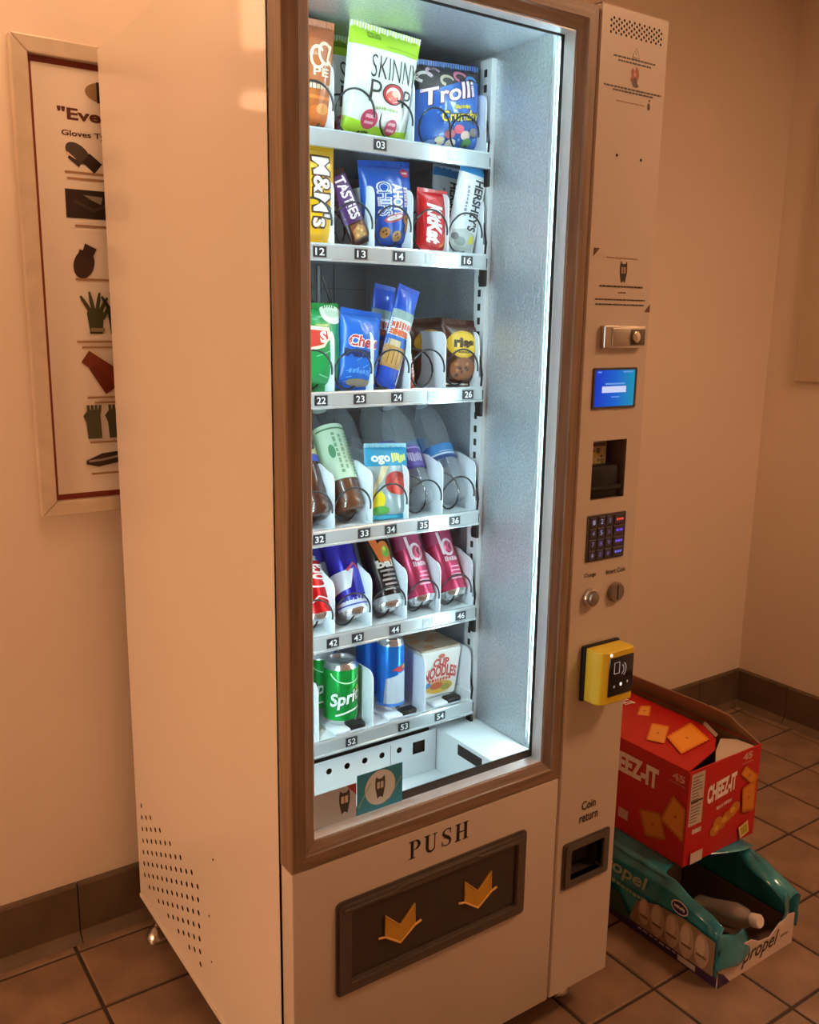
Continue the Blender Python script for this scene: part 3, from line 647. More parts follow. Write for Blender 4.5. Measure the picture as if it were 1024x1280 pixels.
# ---- shelves
COLX = [.04+.08*k for k in range(7)]                # divider positions
STRIP = mat('aluminium_strip', (.62, .66, .68), .22, .5)
ROWZ = [1.731, 1.552, 1.307, 1.064, .867, .663]     # underside of the label strip
SH = .029; FLZ = [z+.026 for z in ROWZ]
rows_div = [(.04, .20, .36, .52), COLX, COLX, COLX, COLX, (.04, .165, .285, .4085, .522)]
PLATE = {0: [('03', .284, 1), ('05', .437, 0)], 1: [('12', .167, 1), ('13', .247, 1), ('14', .325, 1), ('15', .394, 0), ('16', .476, 1)], 2: [('22', .168, 1), ('23', .246, 1), ('24', .325, 1), ('25', .405, 0), ('26', .487, 1)],
         3: [('32', .163, 1), ('33', .256, 1), ('34', .314, 1), ('35', .388, 1), ('36', .463, 1)], 4: [('42', .190, 1), ('43', .243, 1), ('44', .326, 1), ('45', .404, 0), ('46', .484, 1)], 5: [('52', .230, 1), ('53', .350, 1), ('54', .438, 1)]}
PB = mat('plate_black', (.012, .012, .015), .4); PWt = mat('plate_white', (.85, .88, .9), .5); PG = mat('plate_glare', (.52, .55, .56), .45)  # PG: LED glare on some plates painted as a pale grey base
def coil(cx, cz, r, y0, y1, pitch, a0=-45, flat=140):
    """wire spiral: a flat front arc over the goods, then the helix running back"""
    m = MB(); pts = [(cx+r*cos(radians(a0+flat*k/16)), y0+.0002*k, cz+r*sin(radians(a0+flat*k/16))) for k in range(16)]
    n = int((y1-y0)/pitch*18)
    for k in range(n+1):
        a = radians(a0+flat)+2*pi*k/18; pts.append((cx+r*cos(a), y0+.003+(y1-y0)*k/n, cz+r*sin(a)))
    m.tube(pts, .0018, 6); return m
for i, zb in enumerate(ROWZ):
    fz = FLZ[i]; mb = MB()
    mb.box(.034, .521, .206, .60, fz-.003, fz)
    mb.box(.034, .036, .206, .60, fz, fz+.02); mb.box(.519, .521, .206, .60, fz, fz+.02)
    sh = mb.build('shelf', WHITEM, vm)
    m = MB(); m.prism([(.206, zb+SH), (.2015, zb+SH), (.2, zb+SH-.003), (.2, zb+.004), (.1965, zb+.003), (.1965, zb), (.206, zb)], 'x', .034, .522); m.build('label_strip', STRIP, sh)
    dh = .105 if i != 5 else .112
    dm = None
    for x in rows_div[i]:
        y0, y1, r = .2105, .55, .018; z0, z1 = fz, fz+dh
        pts = [(y0, z0), (y1, z0), (y1, z1)]+[(y0+r-r*sin(radians(t)), z1-r+r*cos(radians(t))) for t in range(0, 91, 15)]
        if i in (3, 4): pts = [(y0, z0), (y1, z0), (y1, z1+.01), (y0+.05, z1+.006)]+[(y0+r-r*sin(radians(t)), z1-r-.004+r*cos(radians(t))) for t in range(0, 91, 15)]
        if dm is None:
            m = MB(); m.prism(pts, 'x', -.0012, .0012); dm = m.build('divider', WHITEP, sh); dm.location = (x, 0, 0)
        else: shared('divider', dm, sh, (x, 0, 0))
    for s_, x, ok in PLATE[i]:
        m = MB(); w, h = .0125, .0085; zc = zb+.0145; m.box(x-w, x+w, .1985, .2, zc-h, zc+h); m.cur = 1
        v, f = text2d(s_, .01); k0 = len(m.v); m.v += [(x-.0085+.017*a, .1981, zc-.0058+.0116*b) for a, b in v]
        for t in f: m.face([k0+q for q in t])
        m.build('number_plate', [PB if ok else PG, PWt], sh)
    # cable plug at the right end of the tray
    m = MB(); m.rbox(.522, .529, .204, .222, zb-.030, zb+.022, .002); m.build('tray_plug', BLACKP, sh)
    m = MB(); m.tube([(.526, .21, zb+.02), (.527, .208, zb+.05), (.526, .216, zb+.085), (.527, .235, zb+.10)], .002, 6); m.build('tray_cable', BLACKW, sh, 40)
    # wire spirals
    if i == 0: cl = [(.164, .034, .05), (.243, .034, .055), (.325, .030, .055), (.405, .030, .05), (.472, .028, .05)]
    elif i == 5: cl = []
    else: cl = [((COLX[k]+COLX[k+1])/2, .0345, .075 if i > 2 else .055) for k in range(1, 6)]
    for k, (cx, r, p) in enumerate(cl):
        sg = 1
        if i == 0 and k in (2, 4): sg = 1
        coil(cx-.002, fz+r+.004, r, .2035, .50, p, -12).build('wire_spiral', BLACKW, sh, 60)
    if i == 5:
        for x in (.237, .357, .468):
            m = MB(); m.rbox(x-.034, x+.034, .212, .30, fz, fz+.006, .002); m.build('pusher_tray', WHITEP, sh)
            m = MB(); m.rbox(x-.036, x-.002, .208, .232, fz+.003, fz+.011, .004); m.build('pusher_end', WHITEP, sh, 30)
            m = MB(); m.rbox(x-.004, x+.032, .209, .232, fz+.004, fz+.015, .004); m.build('pusher_stop', BLACKP, sh, 30)
# black strap hanging behind the green bag in the third row
m = MB(); m.tube([(.200, .262, 1.548), (.200, .262, 1.475)], .0045, 6); m.tube([(.203, .264, 1.545), (.222, .266, 1.50), (.226, .266, 1.487), (.218, .264, 1.478), (.20, .262, 1.476), (.185, .26, 1.487)], .0028, 6); m.build('hanging_strap', BLACKW, vm, 40)
#PRODUCTS
# ================================================================== THE GOODS
def bagS(w, h, t, seam=.010, p=2.4, wr=.0012, ph=0.):
    def f(x, z):
        u = min(1, abs(2*x/w)); s_ = seam
        a = max(0, 1-u**p)**.6
        if z < s_ or z > h-s_: b = 0
        else: v = (z-s_)/(h-2*s_); b = (max(0, 1-abs(2*v-1)**3.2))**.62
        return .0006+t/2*a*b+wr*b*a*(sin(38*x/w*.6+ph+22*z/h*.5)*.6+sin(26*z/h+ph*2+9*x/w)*.5)
    return lambda x, z, off: (x, -f(x, z)-off, z)
def bag(name, label, w, h, t, col, loc, rot=(0, 0, 0), group=None, seam=.010, flare=0., rough=.3, ph=0., wr=.0012, printer=None, cat='snack bag', root=None):
    r = root or thing(name, label, cat, loc, tuple(radians(a) for a in rot), group)
    S = bagS(w, h, t, seam, wr=wr, ph=ph)
    nx, nz = 22, 30; m = MB()
    zs = [0, seam*.5, seam]+[seam+(h-2*seam)*k/(nz-1) for k in range(1, nz-1)]+[h-seam, h-seam*.5, h]
    F = []; B = []
    def fx(x, z): return x*(1+flare*(z/h-.5))
    for z in zs:
        F.append([m.vert((fx(w*(k/nx-.5), z), S(w*(k/nx-.5), z, 0)[1], z)) for k in range(nx+1)]); B.append([m.vert((fx(w*(k/nx-.5), z), -S(w*(k/nx-.5), z, 0)[1], z)) for k in range(nx+1)])
    for j in range(len(zs)-1):
        for k in range(nx):
            m.face((F[j][k], F[j][k+1], F[j+1][k+1], F[j+1][k])); m.face((B[j][k], B[j+1][k], B[j+1][k+1], B[j][k+1]))
        m.face((F[j][0], F[j+1][0], B[j+1][0], B[j][0])); m.face((F[j][nx], B[j][nx], B[j+1][nx], F[j+1][nx]))
    for k in range(nx): m.face((F[0][k], B[0][k], B[0][k+1], F[0][k+1])); m.face((F[-1][k], F[-1][k+1], B[-1][k+1], B[-1][k]))
    pk = m.build('pouch', mat('film_'+col[1:], col, rough, coat=.3) if isinstance(col, str) else col, r, 50)
    # crimped seams
    m = MB(); n = 26
    for z0 in (0.0005, h-seam):
        for k in range(n):
            x = w*(k/n-.5)+w/n/2; zz = z0+seam*.5; q = fx(x, zz); m.box(q-w/n*.28, q+w/n*.28, -.0014, .0014, z0, z0+seam-.0005)
    sc = m.build('crimp_ridges', mat('film_'+col[1:], col, rough, coat=.3) if isinstance(col, str) else col, pk); sc['kind'] = 'stuff'
    if printer:
        P = Print(); printer(P, w, h); P.build('package_print', lambda x, z, off: ((lambda q: (fx(q[0], z), q[1], q[2]))(S(x, z, off))), pk, maxlen=.006, base=.0006, step=.00007)
    return r
def again(root, label, loc, rot=None):
    """another one of the same goods, parts and sub-parts copied"""
    c = root.copy(); COL.objects.link(c); c.location = loc; c['label'] = label
    if rot: c.rotation_euler = tuple(radians(a) for a in rot)
    for ch in list(root.children):
        k = ch.copy(); COL.objects.link(k); k.parent = c
        for g in list(ch.children):
            d = g.copy(); COL.objects.link(d); d.parent = k
    return c
WHT, BLK = '#f2f0ea', '#191513'
f1, f2, f3, f4, f5, f6 = FLZ
# ---- row 1
def p(P, w, h):
    O = '#f0d9b8'
    P.rect(-w*.5, w*.5, h*.82, h*.94, '#a8552a'); P.rect(-w*.5, w*.5, h*.3, h*.33, '#e07f38')
    for cx, z in ((.30, .70), (.18, .66)): P.arc(w*cx, h*z, w*.10, h*.09, 40, 320, .005, O)
    P.stroke([(w*.40, h*.78), (w*.33, h*.64), (w*.42, h*.60)], .005, O); P.text('PE', w*.12, w*.36, h*.50, h*.57, O, .02); P.text('~', w*.02, w*.42, h*.38, h*.44, O, .02, .3)
    P.ell(w*.25, h*.16, w*.2, h*.09, '#d8702c'); P.ell(w*.3, h*.22, w*.1, h*.05, '#e89a50')
bag('chips_bag', 'orange snack bag with white script, cut off by the door frame, top shelf', .13, .170, .055, '#b9622e', (.146, .244, f1), (6, 0, 0), printer=p, ph=1)
def p(P, w, h):
    L = '#a9cf2a'; P.rect(-w*.5, w*.5, h*.80, h, L); P.rect(-w*.30, -w*.12, h*.875, h*.925, '#6f8f1e'); P.rect(-w*.05, w*.45, h*.83, h*.84, '#8db324')
    P.poly([(-w*.5, 0), (w*.5, 0), (w*.5, h*.15), (w*.2, h*.125), (-w*.1, h*.135), (-w*.5, h*.18)], L)
    D = '#3a3936'; P.text('SKINNY', -w*.25, w*.47, h*.55, h*.745, D, -.008); P.text('P', -w*.24, -w*.08, h*.34, h*.53, D, -.008); P.text('P', w*.26, w*.40, h*.35, h*.50, D, -.008)
    P.ell(w*.10, h*.44, w*.165, h*.095, '#3d2420'); P.ell(w*.10, h*.44, w*.15, h*.085, '#b8343c'); P.ell(w*.10, h*.435, w*.115, h*.066, '#f0ece2'); P.ell(w*.09, h*.42, w*.10, h*.05, '#d86a5c'); P.ell(w*.13, h*.45, w*.06, h*.03, '#e8c0a8')
    P.text('~', -w*.12, w*.22, h*.285, h*.315, '#b7c98e', .02)
    for x, z, r in ((-.18, .185, .115), (.17, .155, .095)):
        P.ell(w*x, h*z, w*r, w*r, '#b83a58'); P.text('~', w*(x-.06), w*(x+.06), h*z+.001, h*z+.008, '#e8b8bc', .02); P.rect(w*(x-.06), w*(x+.06), h*z-.007, h*z-.003, '#e0a0a8')
    P.text('~', -w*.22, -w*.12, h*.05, h*.085, '#33401a', .02)
sk = bag('popcorn_bag', 'white and lime green popcorn bag at the front of slot 03', .135, .177, .056, '#e9ece6', (.294, .243, f1), (9, 3.5, 0), printer=p, flare=.10, ph=2, group='popcorn bags on the top shelf')
again(sk, 'white and lime green popcorn bag hidden behind the front one', (.285, .312, f1), (4, 1, 0))
def p(P, w, h):
    P.rect(-w*.5, w*.5, h*.80, h, '#2d2528'); P.poly([(-w*.5, h*.80), (w*.5, h*.80), (w*.5, h*.86), (w*.15, h*.80), (-w*.2, h*.70), (-w*.5, h*.66)], '#2d2528')
    for x, z, c in ((-.4, .80, '#d8cfc6'), (-.28, .86, '#c9a9b8'), (-.1, .78, '#b8a890'), (.12, .84, '#c46a88'), (.3, .80, '#4a86c8')): P.arc(w*x, h*z, w*.09, h*.05, 10, 250, .005, c)
    up = lambda x, z: (x, z+.22*(x+w*.1))
    P.text('Trolli', -w*.46, w*.33, h*.54, h*.74, '#5a2448', .05, bend=up); P.text('Trolli', -w*.46, w*.33, h*.55, h*.735, '#f0d4dc', .022, bend=up)
    up2 = lambda x, z: (x, z+.10*x)
    P.text('~', w*.0, w*.26, h*.47, h*.525, '#d9c23a', .03, bend=up2)
    P.text('Crunchy', -w*.2, w*.42, h*.30, h*.47, '#241a10', .07, bend=up2); P.text('Crunchy', -w*.2, w*.42, h*.31, h*.46, '#e2c33c', .02, bend=up2)
    for x, z, c in ((-.05, .2, '#d87a7a'), (.08, .26, '#d85a6a'), (.2, .2, '#e8c8b8'), (-.18, .12, '#e8d8b0'), (.0, .1, '#f0e0d0'), (.25, .12, '#5a8a4a'), (.34, .24, '#9a8a80'), (-.3, .08, '#88a8e0')): P.ell(w*x, h*z, w*.08, h*.05, c)
    for k in range(26): P.ell(random.uniform(-.46, .46)*w, random.uniform(.03, .5)*h, .002, .002, '#7aa8e0', 6)
bag('gummy_bag', 'blue and black gummy candy bag with pink lettering, right end of the top shelf', .142, .150, .05, '#2f62b4', (.455, .244, f1), (3, -3, 0), printer=p, ph=.4)
# ---- row 2
def p(P, w, h):
    P.text("M&M's", -w*.02, w*.40, h*.16, h*.88, '#4a2a1c', .09, rot=-90); P.text("M&M's", w*.02, w*.37, h*.18, h*.86, WHT, .02, rot=-90); P.text('~', -w*.3, -w*.12, h*.3, h*.7, '#7a3a1c', .02, rot=-90)
    P.rect(-w*.5, w*.5, h*.955, h, '#c99a18')
bag('candy_bag', 'yellow peanut candy bag with brown lettering, cut off by the door frame', .10, .162, .035, '#e2ac1c', (.161, .230, f2), (0, 0, 0), printer=p, ph=.8)
def p(P, w, h):
    P.rect(-w*.5, w*.5, h*.30, h*.92, '#4b2a62'); P.text('TASTIES', -w*.22, w*.30, h*.34, h*.90, '#efe6ea', .03, rot=-90)
    P.rect(-w*.36, w*.36, h*.07, h*.28, '#7a4a28'); P.poly([(-w*.3, h*.09), (w*.3, h*.09), (w*.32, h*.2), (0, h*.26), (-w*.32, h*.2)], '#b98850')
    for x, z in ((-.15, .13), (.1, .17), (.18, .11), (-.05, .21)): P.ell(w*x, h*z, w*.08, h*.022, '#d8b070')
bag('candy_bar', 'dark purple candy bar leaning left in slot 13', .042, .128, .018, '#2f1c1c', (.2665, .226, f2+.008), (-6, -24, 0), printer=p, seam=.006, wr=.0004, cat='candy bar')
def p(P, w, h):
    P.text('mini', w*.24, w*.38, h*.48, h*.70, '#f2dede', .05, rot=-90); P.text('CHIPS', -w*.30, -w*.02, h*.38, h*.76, '#e8ecf4', .06, rot=-90); P.text('CHIPS', -w*.27, -w*.05, h*.39, h*.75, '#2a5ab8', .0, rot=-90)
    P.text('AHOY!', w*.0, w*.21, h*.40, h*.74, WHT, .04, rot=-90); P.ell(w*.02, h*.36, w*.22, h*.045, '#b04a5a', rot=12); P.ell(w*.02, h*.365, w*.17, h*.026, '#eadfe0', rot=12)
    P.ell(w*.32, h*.86, w*.10, h*.05, '#c03a4a'); P.text('~', w*.26, w*.38, h*.845, h*.875, WHT, .02)
    for x, z in ((-.18, .2), (.08, .16), (.34, .24), (.3, .34)):
        P.ell(w*x, h*z, w*.10, h*.06, '#b8813e')
        for dx, dz in ((-.03, .01), (.03, -.015), (.01, .025)): P.ell(w*(x+dx), h*(z+dz), w*.02, h*.012, '#3a2010', 8)
bag('cookie_bag', 'blue mini cookie bag with sideways white lettering, slot 14', .102, .152, .045, '#1f55b6', (.3315, .243, f2), (-1, -4, 0), printer=p, flare=.12, ph=1.7)
def p(P, w, h):
    P.ell(0, h*.45, w*.36, h*.40, '#d84a48', rot=8); P.ell(0, h*.45, w*.34, h*.385, '#c4161c', rot=8); P.text('KitKat', -w*.26, w*.24, h*.14, h*.76, WHT, .05, .25, rot=-90)
    P.arc(w*.12, h*.22, w*.24, h*.12, -70, 40, .004, '#e8862c')
bag('wafer_bar', 'red wafer bar packet with white sideways lettering, slot 15', .067, .112, .022, '#c4161c', (.4125, .226, f2), (-3, 2, 0), printer=p, seam=.006, wr=.0005, cat='candy bar')
def p(P, w, h):
    P.rect(-w*.5, w*.5, h*.87, h, '#2a86c8'); P.text("HERSHEY'S", w*.02, w*.36, h*.26, h*.82, '#26262a', .035, rot=-90); P.text('~', -w*.22, -w*.10, h*.40, h*.74, '#8a95a5', .01, rot=-90)
    P.poly([(-w*.45, h*.05), (w*.45, h*.05), (w*.4, h*.22), (0, h*.28), (-w*.4, h*.24)], '#b8bdb8'); P.ell(w*.28, h*.17, w*.1, h*.05, '#d0c23a'); P.ell(-w*.1, h*.13, w*.2, h*.05, '#8d938f'); P.ell(-w*.3, h*.17, w*.12, h*.04, '#6e6f72')
hs = bag('chocolate_bar', 'white chocolate bar packet with blue top and black lettering, front of slot 16', .066, .162, .02, '#dfe4e6', (.479, .232, f2+.004), (5, 9, 0), printer=p, seam=.007, wr=.0006, cat='candy bar', group='white chocolate bars in slot 16')
again(hs, 'white chocolate bar packet behind the front one in slot 16', (.478, .280, f2+.004), (-3, 5, 0))
# ---- row 3
def p(P, w, h):
    P.ell(w*.33, h*.87, w*.2, h*.11, '#dfeee0'); P.ell(w*.33, h*.88, w*.12, h*.05, '#bcd8c0')
    P.poly([(-w*.1, h*.74), (w*.22, h*.72), (w*.24, h*.6), (w*.12, h*.5), (-w*.1, h*.46)], '#e8dcc0'); P.poly([(-w*.1, h*.70), (w*.18, h*.68), (w*.2, h*.6), (w*.1, h*.53), (-w*.1, h*.5)], '#c2382c'); P.text('S', w*.06, w*.17, h*.55, h*.68, WHT, .04)
    for a, b, c, d in ((.0, .4, .3, .48), (.2, .3, .34, .25), (.05, .2, .2, .16)): P.stroke([(w*a, h*b), (w*c, h*d)], .0016, '#7fd09a')
bag('chips_bag', 'green chip bag with a pale round patch, cut off by the door frame', .122, .152, .055, '#128a45', (.170, .241, f3), (-3, 0, 0), printer=p, ph=.3)
def p(P, w, h):
    P.text('Chex', -w*.36, w*.34, h*.53, h*.69, '#f4f0f0', .09, .15); P.text('Chex', -w*.35, w*.33, h*.54, h*.68, '#c8342c', .03, .15); P.text('MIX', -w*.42, w*.28, h*.41, h*.51, '#12285e', .07)
    for k in range(12):
        x, z = random.uniform(-.4, .4), random.uniform(.08, .38); P.stroke([(w*x, h*z), (w*(x+.12), h*(z+random.uniform(-.04, .06)))], .0014, '#6aaaf0')
    P.ell(0, h*.10, w*.3, h*.05, '#9a8a70'); P.text('~', -w*.3, w*.35, h*.2, h*.27, '#5fa0ea', .0)
bag('snack_mix_bag', 'bright blue snack mix bag with red and white lettering, slot 23', .084, .142, .04, '#1a66c8', (.2565, .234, f3), (-3, 7, 0), printer=p, ph=1.1)
def p(P, w, h):
    P.rect(-w*.5, w*.5, h*.67, h*.755, '#8fa6a4'); P.rect(-w*.5, w*.5, h*.50, h*.67, '#d8e0e4'); P.text('~', -w*.44, w*.44, h*.56, h*.655, '#d8582c', .10); P.rect(-w*.44, w*.44, h*.505, h*.565, '#d8683c')
    P.rect(-w*.5, w*.5, h*.40, h*.50, '#2a6ab8'); P.rect(-w*.5, w*.1, h*.40, h*.46, '#d0b890'); P.rect(-w*.5, w*.5, h*.19, h*.40, '#b98a4e'); P.ell(-w*.05, h*.30, w*.36, h*.085, '#c89a58')
    for a in range(4): P.stroke([(-w*.3+w*.2*a, h*.23), (-w*.3+w*.2*a, h*.37)], .0016, '#8a5f2c')
    P.rect(w*.42, w*.5, h*.05, h*.75, '#d8dde0')
pk = bag('cracker_packet', 'tall blue cracker sleeve leaning right at the front of slot 24', .046, .186, .02, '#1b4fc0', (.314, .227, f3+.006), (-2, 18, 0), printer=p, seam=.008, wr=.0005, cat='snack packet', group='blue cracker sleeves in slot 24')
pk.children[0].children[-1]  # keep print as a sub-part
again(pk, 'tall blue cracker sleeve behind the front one in slot 24', (.318, .275, f3+.004), (-2, 10, 0))
def p(P, w, h): P.rect(-w*.5, w*.5, h*.8, h*.9, '#e8d0c0'); P.text('~', -w*.2, w*.2, h*.2, h*.7, '#f0d8c8', .02, rot=-90)
bag('snack_packet', 'small orange-red packet standing at the left of slot 25', .036, .090, .018, '#cf5230', (.3805, .238, f3), (-8, -6, 35), printer=p, seam=.005, wr=.0004, cat='snack packet')
def p(P, w, h):
    P.ell(-w*.05, h*.63, w*.40, h*.20, '#d8a62c'); P.ell(-w*.05, h*.63, w*.36, h*.17, '#e6ba3a'); P.text('ries', -w*.30, w*.24, h*.58, h*.73, '#3a2210', .06); P.rect(-w*.2, w*.15, h*.50, h*.53, '#8a6a20')
    P.ell(-w*.02, h*.27, w*.36, h*.17, '#8a4f28')
    for k in range(9): P.ell(-w*.02+random.uniform(-.25, .25)*w, h*.27+random.uniform(-.1, .1)*h, w*.04, h*.025, random.choice(['#4a2412', '#b07848', '#2e160c']), 8)
    P.rect(-w*.4, w*.3, h*.03, h*.055, '#d8d0c8')
br = bag('cookie_bag', 'brown cookie bag with a yellow oval, front of slot 26', .084, .128, .042, '#4a2618', (.490, .237, f3), (-3, 3, 0), printer=p, ph=2.2, flare=.1, group='brown cookie bags in slot 26')
again(br, 'brown cookie bag behind the front one in slot 26', (.470, .300, f3+.002), (-3, -4, 0))
# ---- bottles (row 4)
def bottle(name, label, liquid, lab, loc, rot, capc, group=None, printer=None, r=.031, h=.205, lz=(.095, .140), fill=.13):
    t = thing(name, label, 'bottle', loc, tuple(radians(a) for a in rot), group)
    t.scale = (1, 1, 1.13)
    prof = [(.008, .004), (r*.75, 0), (r*.97, .006), (r, .016), (r*.95, .028), (r, .040), (r*.95, .055), (r, .068), (r*.96, .082), (r, .092), (r, .142), (r*.92, .158), (r*.62, .178), (r*.42, .186), (r*.40, .192)]
    m = MB(); m.lathe(prof, 28, cap=False); b = m.build('bottle_body', CLEARF if liquid else CLEARP, t, 60)
    if liquid:
        m = MB(); lp = [(x[0]*.955, x[1]+.0012) for x in prof if x[1] < fill]; m.lathe(lp, 28); m.build('liquid', liquid, b, 60)
    m = MB(); m.lathe([(r*.46, .188), (r*.46, .203), (r*.40, .205)], 20); m.build('bottle_cap', C(capc) if lab else CLEARP, t, 40)
    if not lab: return t
    m = MB(); m.lathe([(r*1.012, lz[0]), (r*1.012, lz[1])], 32, cap=False); lo = m.build('bottle_label', C(lab), t, 60)
    if printer:
        P = Print(); printer(P, lz[0], lz[1]); R = r*1.012
        P.build('label_print', lambda x, z, off: ((R+off)*sin(x/R), -(R+off)*cos(x/R), z), lo, maxlen=.006, base=.0004)
    return t
COLA = mat('cola_liquid', (.06, .018, .010), .25, coat=.2); TEA = mat('tea_liquid', (.14, .05, .022), .25, coat=.2)
LB = 33; zo = .031*sin(radians(LB))+.002; yb4 = .240
def p(P, a, b):
    P.rect(-.04, .04, a, a+.012, '#2b47b0'); P.rect(-.04, .04, b-.012, b, '#c8d070'); P.ell(.006, (a+b)/2+.002, .018, .014, '#161a2a'); P.arc(.006, (a+b)/2+.002, .011, .008, 30, 320, .003, '#e8e8e8')
bottle('soda_bottle', 'dark cola bottle with a blue-banded label, cut off by the door frame', COLA, '#b9c090', (.178, yb4-.01, f4+zo), (-LB, 0, 0), '#2b47b0', printer=p, lz=(.088, .150), fill=.178)
def p(P, a, b):
    P.rect(-.04, .04, b-.010, b-.007, '#5f8f62'); P.text('~', -.012, -.004, a+.010, b-.016, '#7fa884', .03, rot=-90); P.text('~', -.001, .006, a+.016, b-.02, '#8ab48e', .03, rot=-90)
    for k in range(14):
        x = .014+.0012*(k % 3); P.rect(x, x+.008, a+.006+k*.0055, a+.0085+k*.0055, '#7fae84')
    P.ell(-.018, (a+b)/2, .006, .012, '#4f8f60')
bottle('tea_bottle', 'tea bottle with a tall pale green paper label, slot 33', TEA, '#cfe6ca', (.253, yb4, f4+zo), (-LB, 0, 0), '#d8e4dc', printer=p, lz=(.052, .150), fill=.06)
def p(P, a, b):
    P.text('~', -.016, .018, a+.010, b-.012, '#cbbfe4', .03); P.rect(-.04, .04, a, a+.004, '#3f2f80'); P.rect(-.03, .03, b-.006, b-.003, '#b0a0d8')
pb = bottle('water_bottle', 'clear bottle with a purple label, front of slot 35', None, '#6a52a8', (.411, yb4, f4+zo), (-LB, 0, 0), '#9fa8b0', 'clear purple-label bottles', p, lz=(.058, .100))
again(pb, 'clear purple-label bottle behind the front one in slot 35', (.408, yb4+.078, f4+zo), (-LB, 0, 150))
def p(P, a, b): P.text('~', -.018, .016, a+.012, b-.014, '#e4f0f8', .03); P.rect(-.04, .04, a, a+.006, '#1f3f7a'); P.rect(-.04, .04, a+.007, a+.010, '#d8e4ec')
wb = bottle('water_bottle', 'clear water bottle with a short blue label, front of slot 36', None, '#3f86c4', (.492, yb4, f4+zo), (-LB, 0, 0), '#9fb0bc', 'clear blue-label water bottles', p, lz=(.072, .100))
again(wb, 'clear blue-label water bottle behind the front one in slot 36', (.490, yb4+.078, f4+zo), (-LB, 0, 150))
ub = bottle('water_bottle', 'clear unlabelled bottle leaning behind the teal fruit pouch in slot 34', None, None, (.328, yb4+.078, f4+zo), (-LB, 0, 0), '#dfe6ea', 'clear unlabelled bottles on the fourth shelf')
again(ub, 'clear unlabelled bottle behind the green-label tea bottle in slot 33', (.250, yb4+.078, f4+zo), (-LB, 0, 0))
def p(P, w, h):
    P.rect(-w*.5, w*.5, h*.70, h*.97, '#1f8fb8'); P.rect(-w*.5, w*.5, h*.94, h, '#5fc0d8'); P.text('ogo', -w*.40, w*.02, h*.72, h*.84, '#e8f0e0', .04); P.text('~', w*.06, w*.42, h*.73, h*.88, '#e8e878', .04)
    P.ell(w*.12, h*.48, w*.26, h*.15, '#b03028'); P.ell(w*.2, h*.43, w*.16, h*.12, '#d85040'); P.ell(-w*.30, h*.24, w*.16, h*.14, '#e8d42c'); P.ell(-w*.22, h*.12, w*.2, h*.06, '#58a848'); P.poly([(-w*.45, h*.3), (-w*.1, h*.6), (-w*.05, h*.7), (-w*.2, h*.7)], '#d8c8a0')
    P.rect(-w*.5, w*.5, 0, h*.06, '#2f9fc0'); P.stroke([(w*.36, h*.1), (w*.42, h*.6)], .004, '#e8f4f8')
bag('fruit_pouch', 'clear fruit snack pouch with a teal header, slot 34', .094, .142, .030, '#a4b8bc', (.325, .226, f4+.002), (-10, 3, 0), printer=p, seam=.008, rough=.18, ph=.9, cat='snack pouch')
# ---- cans
CAN_AL = mat('can_aluminium', (.80, .81, .82), .22, .95)
def can(name, label, col, loc, rot=(0, 0, 0), r=.0331, h=.1225, group=None, printer=None, metal=.55, wallz=None):
    t = thing(name, label, 'can', loc, tuple(radians(a) for a in rot), group)
    z0, z1 = (.012, h-.013)
    m = MB(); m.lathe([(r, z0), (r, z1)], 36, cap=False); w = m.build('can_wall', mat('can_'+col[1:], col, .25, metal), t, 60)
    m = MB(); m.lathe([(.004, .006), (r*.66, .005), (r*.74, 0), (r*.80, .001), (r*.97, .009), (r, z0)], 36); m.build('can_base', CAN_AL, t, 50)
    m = MB(); m.lathe([(r, z1), (r*.90, h-.004), (r*.84, h-.002), (r*.85, h), (r*.81, h), (r*.79, h-.005), (r*.3, h-.004), (.003, h-.004)], 36); lid = m.build('can_lid', CAN_AL, t, 50)
    m = MB(); m.rbox(-.006, .006, -.014, .006, h-.0038, h-.0024, .0006, 1); m.build('pull_tab', CAN_AL, lid)
    if printer:
        P = Print(); printer(P, z0, z1, r)
        P.build('can_print', lambda x, z, off: ((r+off)*sin(x/r), -(r+off)*cos(x/r), z), w, maxlen=.006, base=.0003, step=.00006)
    return t
LC = 30
def lz_(r): return r*sin(radians(LC))+.002
def p(P, a, b, r): P.text('Coca', -.022, .032, a+.046, b-.006, WHT, .02, .2, rot=90); P.arc(.012, a+.05, .02, .03, -60, 70, .004, WHT); P.stroke([(-.03, a+.01), (0, a+.03), (.03, a+.02)], .003, '#f0e0e0')
can('soda_can', 'red cola can with white script leaning back, cut off by the door frame', '#c8161e', (.178, .236, f5+lz_(.033)), (-LC, 0, 0), printer=p)
def p(P, a, b, r):
    P.poly([(-.06, a), (.06, a), (.06, a+.03), (-.06, a+.012)], '#c9ced8'); P.poly([(-.06, a+.03), (-.01, a+.04), (.004, a+.075), (-.06, a+.07)], '#d4d8e0'); P.poly([(-.004, a+.02), (.03, a+.03), (.03, a+.07), (.004, a+.078)], '#2a35b8')
    P.stroke([(-.01, a+.072), (.006, a+.085), (.02, a+.07)], .005, '#c03a4a'); P.text('~', -.03, .018, a+.014, a+.022, '#2a3590', .02); P.rect(-.06, .06, a+.006, a+.009, '#3a48a8')
ec = can('energy_can', 'violet-blue and silver energy drink can leaning back in slot 43', '#2f2ca8', (.260, .234, f5+lz_(.029)), (-LC, 0, 0), r=.0300, h=.158, printer=p, group='energy drink cans on the fifth shelf')
again(ec, 'violet-blue and silver energy drink can behind the front one in slot 43', (.252, .312, f5+lz_(.029)), (-LC, 0, 60))
